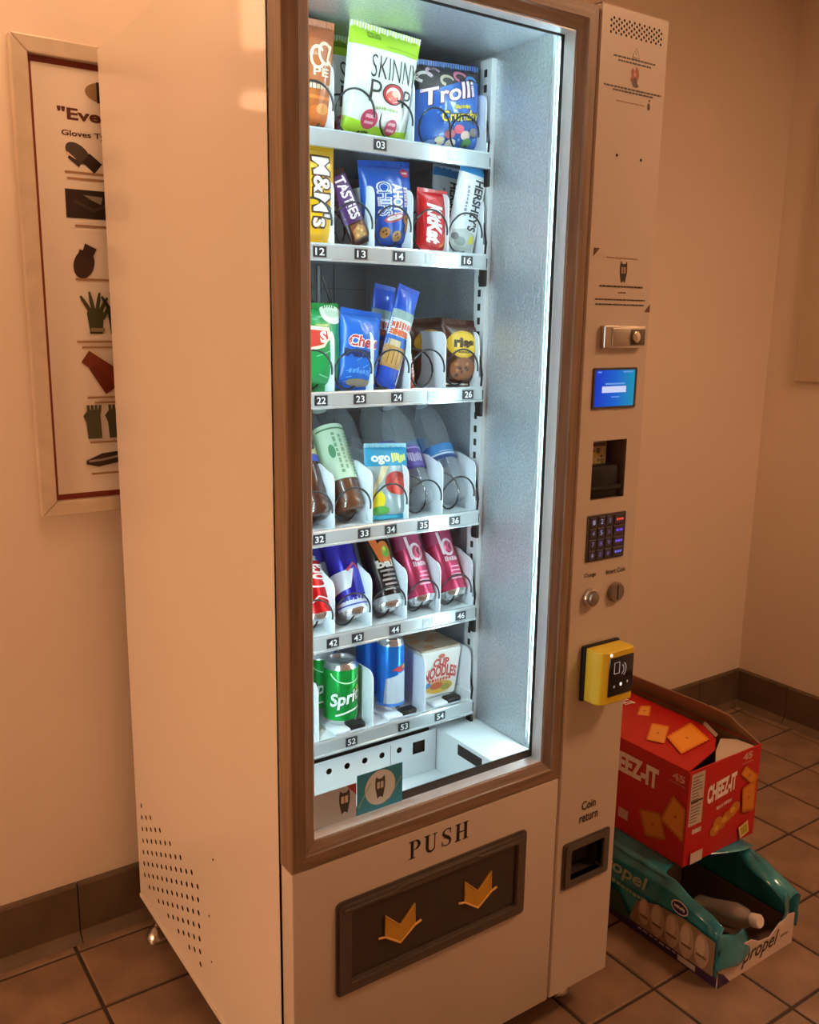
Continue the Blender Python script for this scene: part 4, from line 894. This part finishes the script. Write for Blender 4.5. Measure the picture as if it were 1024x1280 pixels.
def p(P, a, b, r):
    P.rect(-.06, .06, a, a+.012, '#b8bcc0'); P.poly([(-.024, b-.004), (-.012, b-.004), (.002, b-.04), (-.010, b-.06)], '#e06a2c'); P.ell(.004, b-.036, .017, .022, '#d8702a'); P.ell(.006, b-.036, .009, .011, '#5fae3a'); P.ell(.004, b-.03, .004, .005, '#c8d83a')
    for k in range(5): P.rect(-.016+.003*(k % 2), .018-.002*(k % 3), a+.022+k*.009, a+.026+k*.009, '#b9a8a4')
    P.text('bai', -.02, .018, a+.066, a+.082, '#e8dcd0', .04)
can('seltzer_can', 'black can with an orange and green fruit picture leaning back in slot 44', '#2a211f', (.338, .234, f5+lz_(.029)), (-LC, 0, 0), r=.0300, h=.158, printer=p)
def p(P, a, b, r):
    W_ = '#f0dfe2'
    P.rect(-.06, .06, b-.036, b, '#a83a60'); P.stroke([(-.016, b-.012), (-.012, b-.06)], .0055, W_); P.arc(-.001, b-.046, .011, .016, 0, 360, .0055, W_); P.arc(.004, b-.046, .006, .009, 0, 360, .003, '#c86a80')
    P.text('~', -.014, .016, a+.056, a+.068, '#f0d4da', .02)
    for k in range(4): P.rect(-.012+.002*k, .014, a+.020+k*.008, a+.023+k*.008, '#e8b4c0')
bc = can('seltzer_can', 'pink sparkling drink can leaning back in slot 45', '#d8486f', (.414, .234, f5+lz_(.029)), (-LC, 0, 0), r=.0300, h=.158, printer=p, group='pink sparkling drink cans')
again(bc, 'pink sparkling drink can leaning back in slot 46, beside the right wall', (.492, .234, f5+lz_(.029)), (-LC, 0, 0))
def p(P, a, b, r):
    W_ = '#eef6ee'
    up = lambda x, z: (x, z+.18*x)
    P.text('Sprite', -.040, .040, a+.024, a+.062, '#0c5a2a', .06, .12, bend=up); P.text('Sprite', -.039, .039, a+.026, a+.060, W_, .03, .12, bend=up); P.stroke([(-.028, a+.010), (0, a+.018), (.03, a+.022)], .0035, W_); P.arc(0, b+.004, .04, .03, 200, 340, .0025, '#bfe6c4')
    P.ell(.020, a+.062, .005, .005, '#c8dc3a')
sp_ = can('soda_can', 'green lemon-lime soda can at the front of slot 52', '#14a844', (.2420, .2600, f6+.0065), (0, 0, 0), printer=p, r=.0335, h=.126, group='green soda cans on the bottom shelf')
again(sp_, 'green lemon-lime soda can behind the front one in slot 52', (.236, .331, f6+.0065))
def p(P, a, b, r):
    P.poly([(-.012, a), (.022, a), (.016, a+.072), (-.030, a+.058), (-.034, a+.01)], '#c4ccd8'); P.poly([(-.034, a), (-.012, a), (-.034, a+.012)], '#c4ccd8')
    P.ell(.0, a+.077, .010, .006, '#c8303a'); P.stroke([(-.016, a+.076), (.012, a+.084)], .004, '#c8303a'); P.ell(.012, a+.080, .005, .005, '#e0b040'); P.rect(-.09, .09, a, a+.006, '#3a7fd0')
rb = can('energy_can', 'bright blue and silver slim energy drink can at the front of slot 53', '#1c7ce0', (.3560, .2580, f6+.0065), (0, 0, 8), r=.0278, h=.150, printer=p, group='blue energy drink cans on the bottom shelf')
again(rb, 'bright blue and silver slim energy drink can behind the front one in slot 53', (.345, .320, f6+.0065), (0, 0, 100))
# ---- noodle cup carton
t = thing('noodle_cup', 'white paper noodle cup carton with red lettering, slot 54', 'noodle cup', (.4680, .236, f6+.0065))
m = MB(); b0 = [(-.044, .012), (.044, .012), (.044, .098), (-.044, .098)]; b1 = [(-.051, 0), (.051, 0), (.051, .11), (-.051, .11)]; H = .106
i0 = [m.vert((x, y, 0)) for x, y in b0]; i1 = [m.vert((x, y, H)) for x, y in b1]; m.face(i0[::-1]); m.face(i1)
for k in range(4): m.face((i0[k], i0[(k+1) % 4], i1[(k+1) % 4], i1[k]))
cu = m.build('cup_carton', mat('noodle_paper', (.84, .80, .74), .5), t); bvl = cu.modifiers.new('bevel', 'BEVEL'); bvl.width = .004; bvl.segments = 2
m = MB(); m.rbox(-.049, .049, .004, .108, H-.001, H+.003, .0015); cl = m.build('cup_lid', mat('noodle_lid', (.52, .37, .26), .5, var=.2, scale=30), t)
P = Print()
for k in range(5): P.ell(random.uniform(-.03, .03), random.uniform(.02, .09), .012, .010, random.choice(['#c88a5c', '#a05a38', '#d8b088']))
P.build('lid_print', lambda x, z, off: (x, z, H+.003+off), cl, maxlen=.1)
P = Print(); arch = lambda x, z: (x, z-6*x*x)
P.ell(0, .092, .008, .005, '#c86a4a'); P.text('CUP', -.020, .020, .070, .088, '#cc4a42', .05, bend=arch); P.text('NOODLES', -.041, .041, .046, .072, '#cc4a42', .04, bend=arch)
P.text('~', -.028, .028, .034, .043, '#d8604c', .03); P.ell(0, .022, .034, .014, '#d8a848'); P.ell(-.008, .026, .016, .008, '#c8603a'); P.ell(.016, .02, .012, .007, '#9a9a4a'); P.ell(-.03, .030, .008, .006, '#4a78a8')
P.build('cup_print', lambda x, z, off: (x, .012*(1-z/H)-off, z), cu, maxlen=.02, base=.0005)
# ================================================================== THE BOXES ON THE FLOOR
CBX = thing('cracker_carton', 'open red cracker carton resting on the torn bottle pack', 'box', (1.05, .045, .2005))
bx, by, bz = .272, .425, .243; th = .004
RED = mat('carton_red', (.52, .012, .012), .45, var=.06, scale=12); KRAFT = mat('kraft_inside', (.30, .19, .11), .8, var=.12, scale=20); PALE = mat('carton_pale', (.62, .52, .42), .7)
CARTS = [('carton_side', (0, th, 0, by, 0, bz)), ('carton_side', (bx-th, bx, 0, by, 0, bz)), ('carton_end', (th, bx-th, 0, th, 0, bz)), ('carton_end', (th, bx-th, by-th, by, 0, bz)), ('carton_base', (th, bx-th, th, by-th, 0, th))]
cparts = []
for nm, a in CARTS:
    m = MB(); m.box(*a); cparts.append(m.build(nm, RED, CBX))
m = MB(); i = th+.0006
m.poly([(i, i, .006), (i, by-i, .006), (i, by-i, bz-.002), (i, i, bz-.002)]); m.poly([(bx-i, i, .006), (bx-i, by-i, .006), (bx-i, by-i, bz-.002), (bx-i, i, bz-.002)]); m.poly([(i, by-i, .006), (bx-i, by-i, .006), (bx-i, by-i, bz-.002), (i, by-i, bz-.002)]); m.poly([(i, i, .006), (bx-i, i, .006), (bx-i, i, bz-.002), (i, i, bz-.002)]); m.poly([(i, i, .006), (bx-i, i, .006), (bx-i, by-i, .006), (i, by-i, .006)])
m.build('carton_lining', KRAFT, CBX)
# top flap folded over from the left
fl = [(0, 0.004), (.025, .010), (.145, .042), (.195, .078), (.236, .15), (.240, by), (0, by)]
m = MB(); m.prism(fl, 'z', bz, bz+.003); tf = m.build('top_flap', RED, CBX)
P = Print()
def cracker(P, pts, c='#e8892c', d='#f2a648'):
    P.poly(pts, c); cx = sum(q[0] for q in pts)/4; cy = sum(q[1] for q in pts)/4
    P.poly([(cx+(q[0]-cx)*.86, cy+(q[1]-cy)*.86) for q in pts], d); P.ell(cx, cy, .004, .004, '#b0561a', 10)
    for k in range(4):
        a, b = pts[k], pts[(k+1) % 4]
        for s_ in range(1, 8): P.ell(a[0]+(b[0]-a[0])*s_/8, a[1]+(b[1]-a[1])*s_/8, .0026, .0026, c, 6)
L = lambda x, y: (x-1.05, y-.045)
cracker(P, [L(1.239, .360), L(1.262, .345), L(1.206, .303), L(1.186, .326)]); cracker(P, [L(1.176, .268), L(1.199, .231), L(1.112, .173), L(1.091, .212)]); cracker(P, [L(1.262, .213), L(1.222, .125), L(1.100, .112), L(1.144, .193)], '#f08c1e', '#fba63a')
P.text('CHEEZ-IT', .150, .186, .330, .415, WHT, .04, rot=-90)
P.build('top_flap_print', lambda x, y, off: (x, y, bz+.003+off), tf, maxlen=.3, step=.00005)
# right flap leaning inwards, brown side showing
m = MB(); h0 = Vector((bx-.002, 0, bz)); d_ = Vector((-.45, 0, .89)).normalized()*.060
pts = [Vector((bx-.002, .004, bz)), Vector((bx-.002, by, bz)), Vector((bx-.002, by-.01, bz))+d_*.95, Vector((bx-.002, .16, bz))+d_*1.05, Vector((bx-.002, .075, bz))+d_*.95, Vector((bx-.002, .05, bz))+d_*.55]
n_ = Vector((.94, 0, .35))*.003; A = [m.vert(q) for q in pts]; B = [m.vert(q+n_) for q in pts]; m.face(A); m.face(B[::-1])
for k in range(6): m.face((A[k], A[(k+1) % 6], B[(k+1) % 6], B[k]))
rfp = m.build('right_flap', KRAFT, CBX)
m = MB(); q = Vector((bx-.002, .075, bz))+d_*.98; q2 = Vector((bx-.002, .135, bz))+d_*1.06
m.poly([q, q2, q2+Vector((-.004, 0, .006)), q+Vector((-.004, 0, .006))]); m.build('torn_edge', PALE, rfp)
m = MB(); m.prism([(.10, .006), (.262, .006), (.258, .060), (.225, .085), (.16, .05)], 'z', bz-.010, bz-.007); m.build('inner_flap', PALE, CBX)
m = MB(); m.poly([(.200, .082, bz+.0045), (.234, .148, bz+.0045), (.240, .146, bz+.012), (.206, .080, bz+.011)]); m.build('torn_edge', PALE, tf)
# print on the left side
P = Print(); Y = lambda y: -(y-.045)
P.text('CHEEZ-IT', Y(.325), Y(.133), .358-.2, .412-.2, '#f0e2da', .05); P.text('45', Y(.094), Y(.057), .408-.2, .427-.2, '#d89c8c', .04); P.rect(Y(.100), Y(.055), .400-.2, .403-.2, '#c47a6a'); P.rect(Y(.250), Y(.218), .236-.2, .262-.2, '#d8b0a4')
cracker(P, [(Y(.184), .086), (Y(.120), .105), (Y(.098), .045), (Y(.160), .026)], '#b86a1c', '#d08428'); cracker(P, [(Y(.086), .168), (Y(.048), .150), (Y(.048), .064), (Y(.117), .092)], '#c4741c', '#dc9030')
P.build('side_print', lambda a, z, off: (-off, -a, z), cparts[0], maxlen=.3, step=.00005)
# print on the end
P = Print(); X = lambda x: x-1.05; Zz = lambda z: z-.2
sl = lambda k: (lambda x, z: (x, z+k*(x-X(1.12))))
P.rect(X(1.058), X(1.106), Zz(.302), Zz(.436), '#c8bdb0')
for k in range(15): P.rect(X(1.062), X(1.062)+random.uniform(.022, .04), Zz(.310)+k*.0082, Zz(.3125)+k*.0082, '#6a5a52')
P.rect(X(1.060), X(1.104), Zz(.362), Zz(.367), '#3a2a26'); P.rect(X(1.073), X(1.106), Zz(.279), Zz(.291), '#d8ccc4')
P.text('CHEEZ-IT', X(1.120), X(1.230), Zz(.340), Zz(.388), '#f4ebe4', .05, bend=sl(.10)); P.text('~', X(1.160), X(1.218), Zz(.306), Zz(.318), '#e8d0c8', .03, bend=sl(.15)); P.text('45', X(1.248), X(1.286), Zz(.418), Zz(.437), '#d8a494', .04); P.rect(X(1.246), X(1.290), Zz(.409), Zz(.412), '#c47a6a')
for x, z in ((1.160, .262), (1.185, .272), (1.205, .284), (1.225, .292), (1.17, .280), (1.235, .30)): P.ell(X(x), Zz(z), .018, .015, '#c87e22')
for x, z in ((1.165, .266), (1.195, .280), (1.225, .296)): P.ell(X(x), Zz(z), .010, .008, '#e0a23c')
cracker(P, [(X(1.245), Zz(.385)), (X(1.262), Zz(.402)), (X(1.318), Zz(.360)), (X(1.300), Zz(.340))], '#c8741c', '#dc8f2e'); cracker(P, [(X(1.255), Zz(.345)), (X(1.308), Zz(.352)), (X(1.310), Zz(.272)), (X(1.262), Zz(.279))], '#c4701c', '#d8882a')
P.poly([(X(1.252), Zz(.240)), (X(1.288), Zz(.250)), (X(1.296), Zz(.217)), (X(1.262), Zz(.207))], '#e0d098'); P.poly([(X(1.258), Zz(.236)), (X(1.284), Zz(.243)), (X(1.290), Zz(.220)), (X(1.266), Zz(.214))], '#b8a82c')
P.rect(X(1.070), X(1.114), Zz(.203), Zz(.232), '#d8ccc4')
P.build('end_print', flatS(0), cparts[2], maxlen=.3, step=.00005)

# ---- torn pack of water bottles
PKX, PKY, PW_, PD_ = 1.0, -.11, .285, .40
PCK = thing('bottle_pack', 'torn shrink-wrapped pack of flavoured water bottles on the floor by the machine', 'bottle pack', (PKX, PKY, .0005))
CARD = mat('white_tray_card', (.70, .58, .50), .6, var=.05, scale=20); PURP = mat('purple_tray_card', (.045, .02, .085), .5)
FILM = mat('teal_film', (.016, .23, .31), .15, var=.4, scale=16, bump=1.0, bscale=26, coat=.8); BROWNIN = mat('tray_inside', (.16, .10, .07), .85)
m = MB(); m.box(.003, PW_-.003, .003, PD_-.003, 0, .003); m.build('tray_floor', BROWNIN, PCK)
m = MB(); fr = [(0, 0), (PW_, 0), (PW_, .080), (PW_-.02, .084), (.225, .074), (.19, .052), (.15, .058), (.12, .075), (.07, .078), (.02, .084), (0, .086)]; m.prism(fr, 'y', 0, .003); tfr = m.build('tray_front', CARD, PCK)
m = MB(); m.box(0, .003, .003, PD_, 0, .060); tsl = m.build('tray_side', PURP, PCK); m = MB(); m.box(PW_-.003, PW_, .003, PD_, 0, .060); m.build('tray_side', PURP, PCK); m = MB(); m.box(.0032, .0042, .004, PD_-.004, .003, .060); m.build('tray_lining', BROWNIN, PCK); m = MB(); m.box(PW_-.0042, PW_-.0032, .004, PD_-.004, .003, .060); m.build('tray_lining', BROWNIN, PCK); m = MB(); m.box(.003, PW_-.003, PD_-.003, PD_, 0, .06); m.build('tray_end', PURP, PCK)
m = MB(); m.prism([(0, 0), (.045, 0), (.02, .028), (0, .040)], 'y', -.0012, 0); m.build('tray_corner_patch', PURP, tfr)
P = Print(); P.text('propel', .085, .225, .012, .062, '#2a1c1c', .012, .35); P.rect(.232, .262, .035, .041, '#8a7468')
P.build('tray_print', flatS(0), tfr, maxlen=.2, base=.0006, step=.00005)
# film: left wall rolling over the top, torn open at the front
def filmgrid(name, f, nu, nv, parent, mt=FILM, th=.0012):
    m = MB(); g = [[m.vert(f(u/nu, v/nv)) for v in range(nv+1)] for u in range(nu+1)]
    for u in range(nu):
        for v in range(nv): m.face((g[u][v], g[u+1][v], g[u+1][v+1], g[u][v+1]))
    o = m.build(name, mt, parent, 60); s = o.modifiers.new('thickness', 'SOLIDIFY'); s.thickness = th; s.offset = 0; return o
TOP = .1985
def rimz(y): return .150+.042*min(1, max(0, (y-.01)/.12))+.003*sin(40*y)
def leftwall(u, v):       # side wall, its torn rim dipping towards the front
    y = u*PD_; z = .030+(rimz(y)-.030)*v; return (-.005-.003*sin(7*u*pi)*sin(v*5)-.003*sin(pi*v)+.012*max(0, v-.85)/.15, y, z)
def topsheet(u, v):
    y = .150+.03*sin(5*v)*(1-u)+u*(PD_-.150); a = min(1, v/.12)*pi/2
    x = .010-.012*cos(a) if v < .12 else .010+(PW_-.016)*(v-.12)/.88; return (x, y, TOP-.012*(1-sin(a))-.0015*abs(sin(9*u+4*v)))
filmgrid('film_top', topsheet, 20, 24, PCK)
lw = filmgrid('film_side', leftwall, 24, 40, PCK)
P = Print(); Y2 = lambda y: -(y-PKY)
P.poly([(Y2(.14), .034), (Y2(-.105), .034), (Y2(-.105), .120), (Y2(-.02), .128), (Y2(.06), .118), (Y2(.12), .095)], '#8a745e'); P.rect(Y2(.29), Y2(-.105), .030, .034, '#2a1440')
for yy, w_, h_ in ((.095, .034, .07), (.055, .042, .085), (.012, .042, .085), (-.030, .040, .090), (-.072, .040, .085)):
    P.ell(Y2(yy), .078, w_/2, h_/2, '#b09a84'); P.ell(Y2(yy)-.004, .088, w_*.3, h_*.3, '#cbb8a2'); P.rect(Y2(yy)-w_*.35, Y2(yy)+w_*.35, .062, .068, '#6a5444')
P.poly([(Y2(.30), .03), (Y2(.13), .03), (Y2(.17), .085), (Y2(.30), .09)], '#26421c'); P.ell(Y2(-.005), .148, .024, .017, '#d8cce0'); P.ell(Y2(-.005), .148, .021, .014, '#2c1450'); P.text('~', Y2(.010), Y2(-.020), .143, .153, WHT, .03)
P.text('propel', Y2(.262), Y2(.090), .122, .168, '#9fb8a4', .02, .2); P.text('~', Y2(.20), Y2(.10), .100, .114, '#88a898', .02)
P.build('film_print', lambda a, z, off: (-.0135-off, -a, z), lw, maxlen=.02, base=.0002, step=.00006)
P = Print(); P.text('~', Y2(.12), Y2(-.01), .012, .022, '#c8b8d0', .01); P.rect(Y2(.0), Y2(-.05), .004, .042, '#c8bcb0')
P.build('tray_side_print', lambda a, z, off: (-off, -a, z), tsl, maxlen=.1)
def frontleft(u, v):     # torn corner: side wall near the front wrapping to the front face
    s = u
    if s < .5: y = .032-.036*s/.5; x = -.006-.003*sin(9*v)
    else: x = -.004+.11*(s-.5)/.5; y = -.005-.006*sin(pi*(s-.5)*2)
    zt = .150-.040*s-.020*s*s; return (x+.012*v*s, y+.03*v*v*s, .048+(zt-.048)*v+.004*sin(14*s+6*v))
filmgrid('film_corner', frontleft, 20, 14, PCK)
def rightwall(u, v):
    y = -.004+u*(PD_+.002); zt = TOP-.002-.070*(1-u)**3.5+.006*sin(9*u); z = .045+(zt-.045)*min(1, v/.7)
    x = PW_+.004+.004*sin(8*u+3*v)+.003*sin(23*u+11*v)
    if v > .7: k = (v-.7)/.3; x -= (.050+.012*sin(11*u))*k; z += .014*sin(k*pi)-.006*k+.004*sin(19*u)*k
    return (x, y, z)
filmgrid('film_side', rightwall, 26, 16, PCK)
def strand(u, v): return (.228+.016*v+.008*sin(5*u), -.006-.005*sin(pi*u)+.012*(1-u), .062+.098*u)
filmgrid('film_strand', strand, 12, 3, PCK)
# bottles left in the pack
def pbottle(label, loc, rot):
    t = thing('water_bottle', label, 'bottle', loc, tuple(radians(a) for a in rot), 'bottles left in the torn pack')
    r = .031; m = MB(); m.lathe([(.01, .002), (r*.8, 0), (r, .01), (r*.94, .05), (r, .09), (r, .12), (r*.7, .148), (r*.42, .160), (r*.42, .168)], 24); m.build('bottle_body', mat('grey_pet', (.36, .31, .28), .10, .3, coat=1.), t, 60)
    m = MB(); m.lathe([(r*.52, .162), (r*.52, .180), (r*.44, .183)], 20); m.build('bottle_cap', mat('bottle_cap_white', (.74, .66, .60), .4), t, 40)
    return t
pbottle('bottle with white cap lying at the front of the torn pack', (PKX+.165, PKY+.185, .034), (70, 0, 0))
pbottle('bottle standing in the dark back of the torn pack', (PKX+.20, PKY+.30, .005), (0, 0, 0))
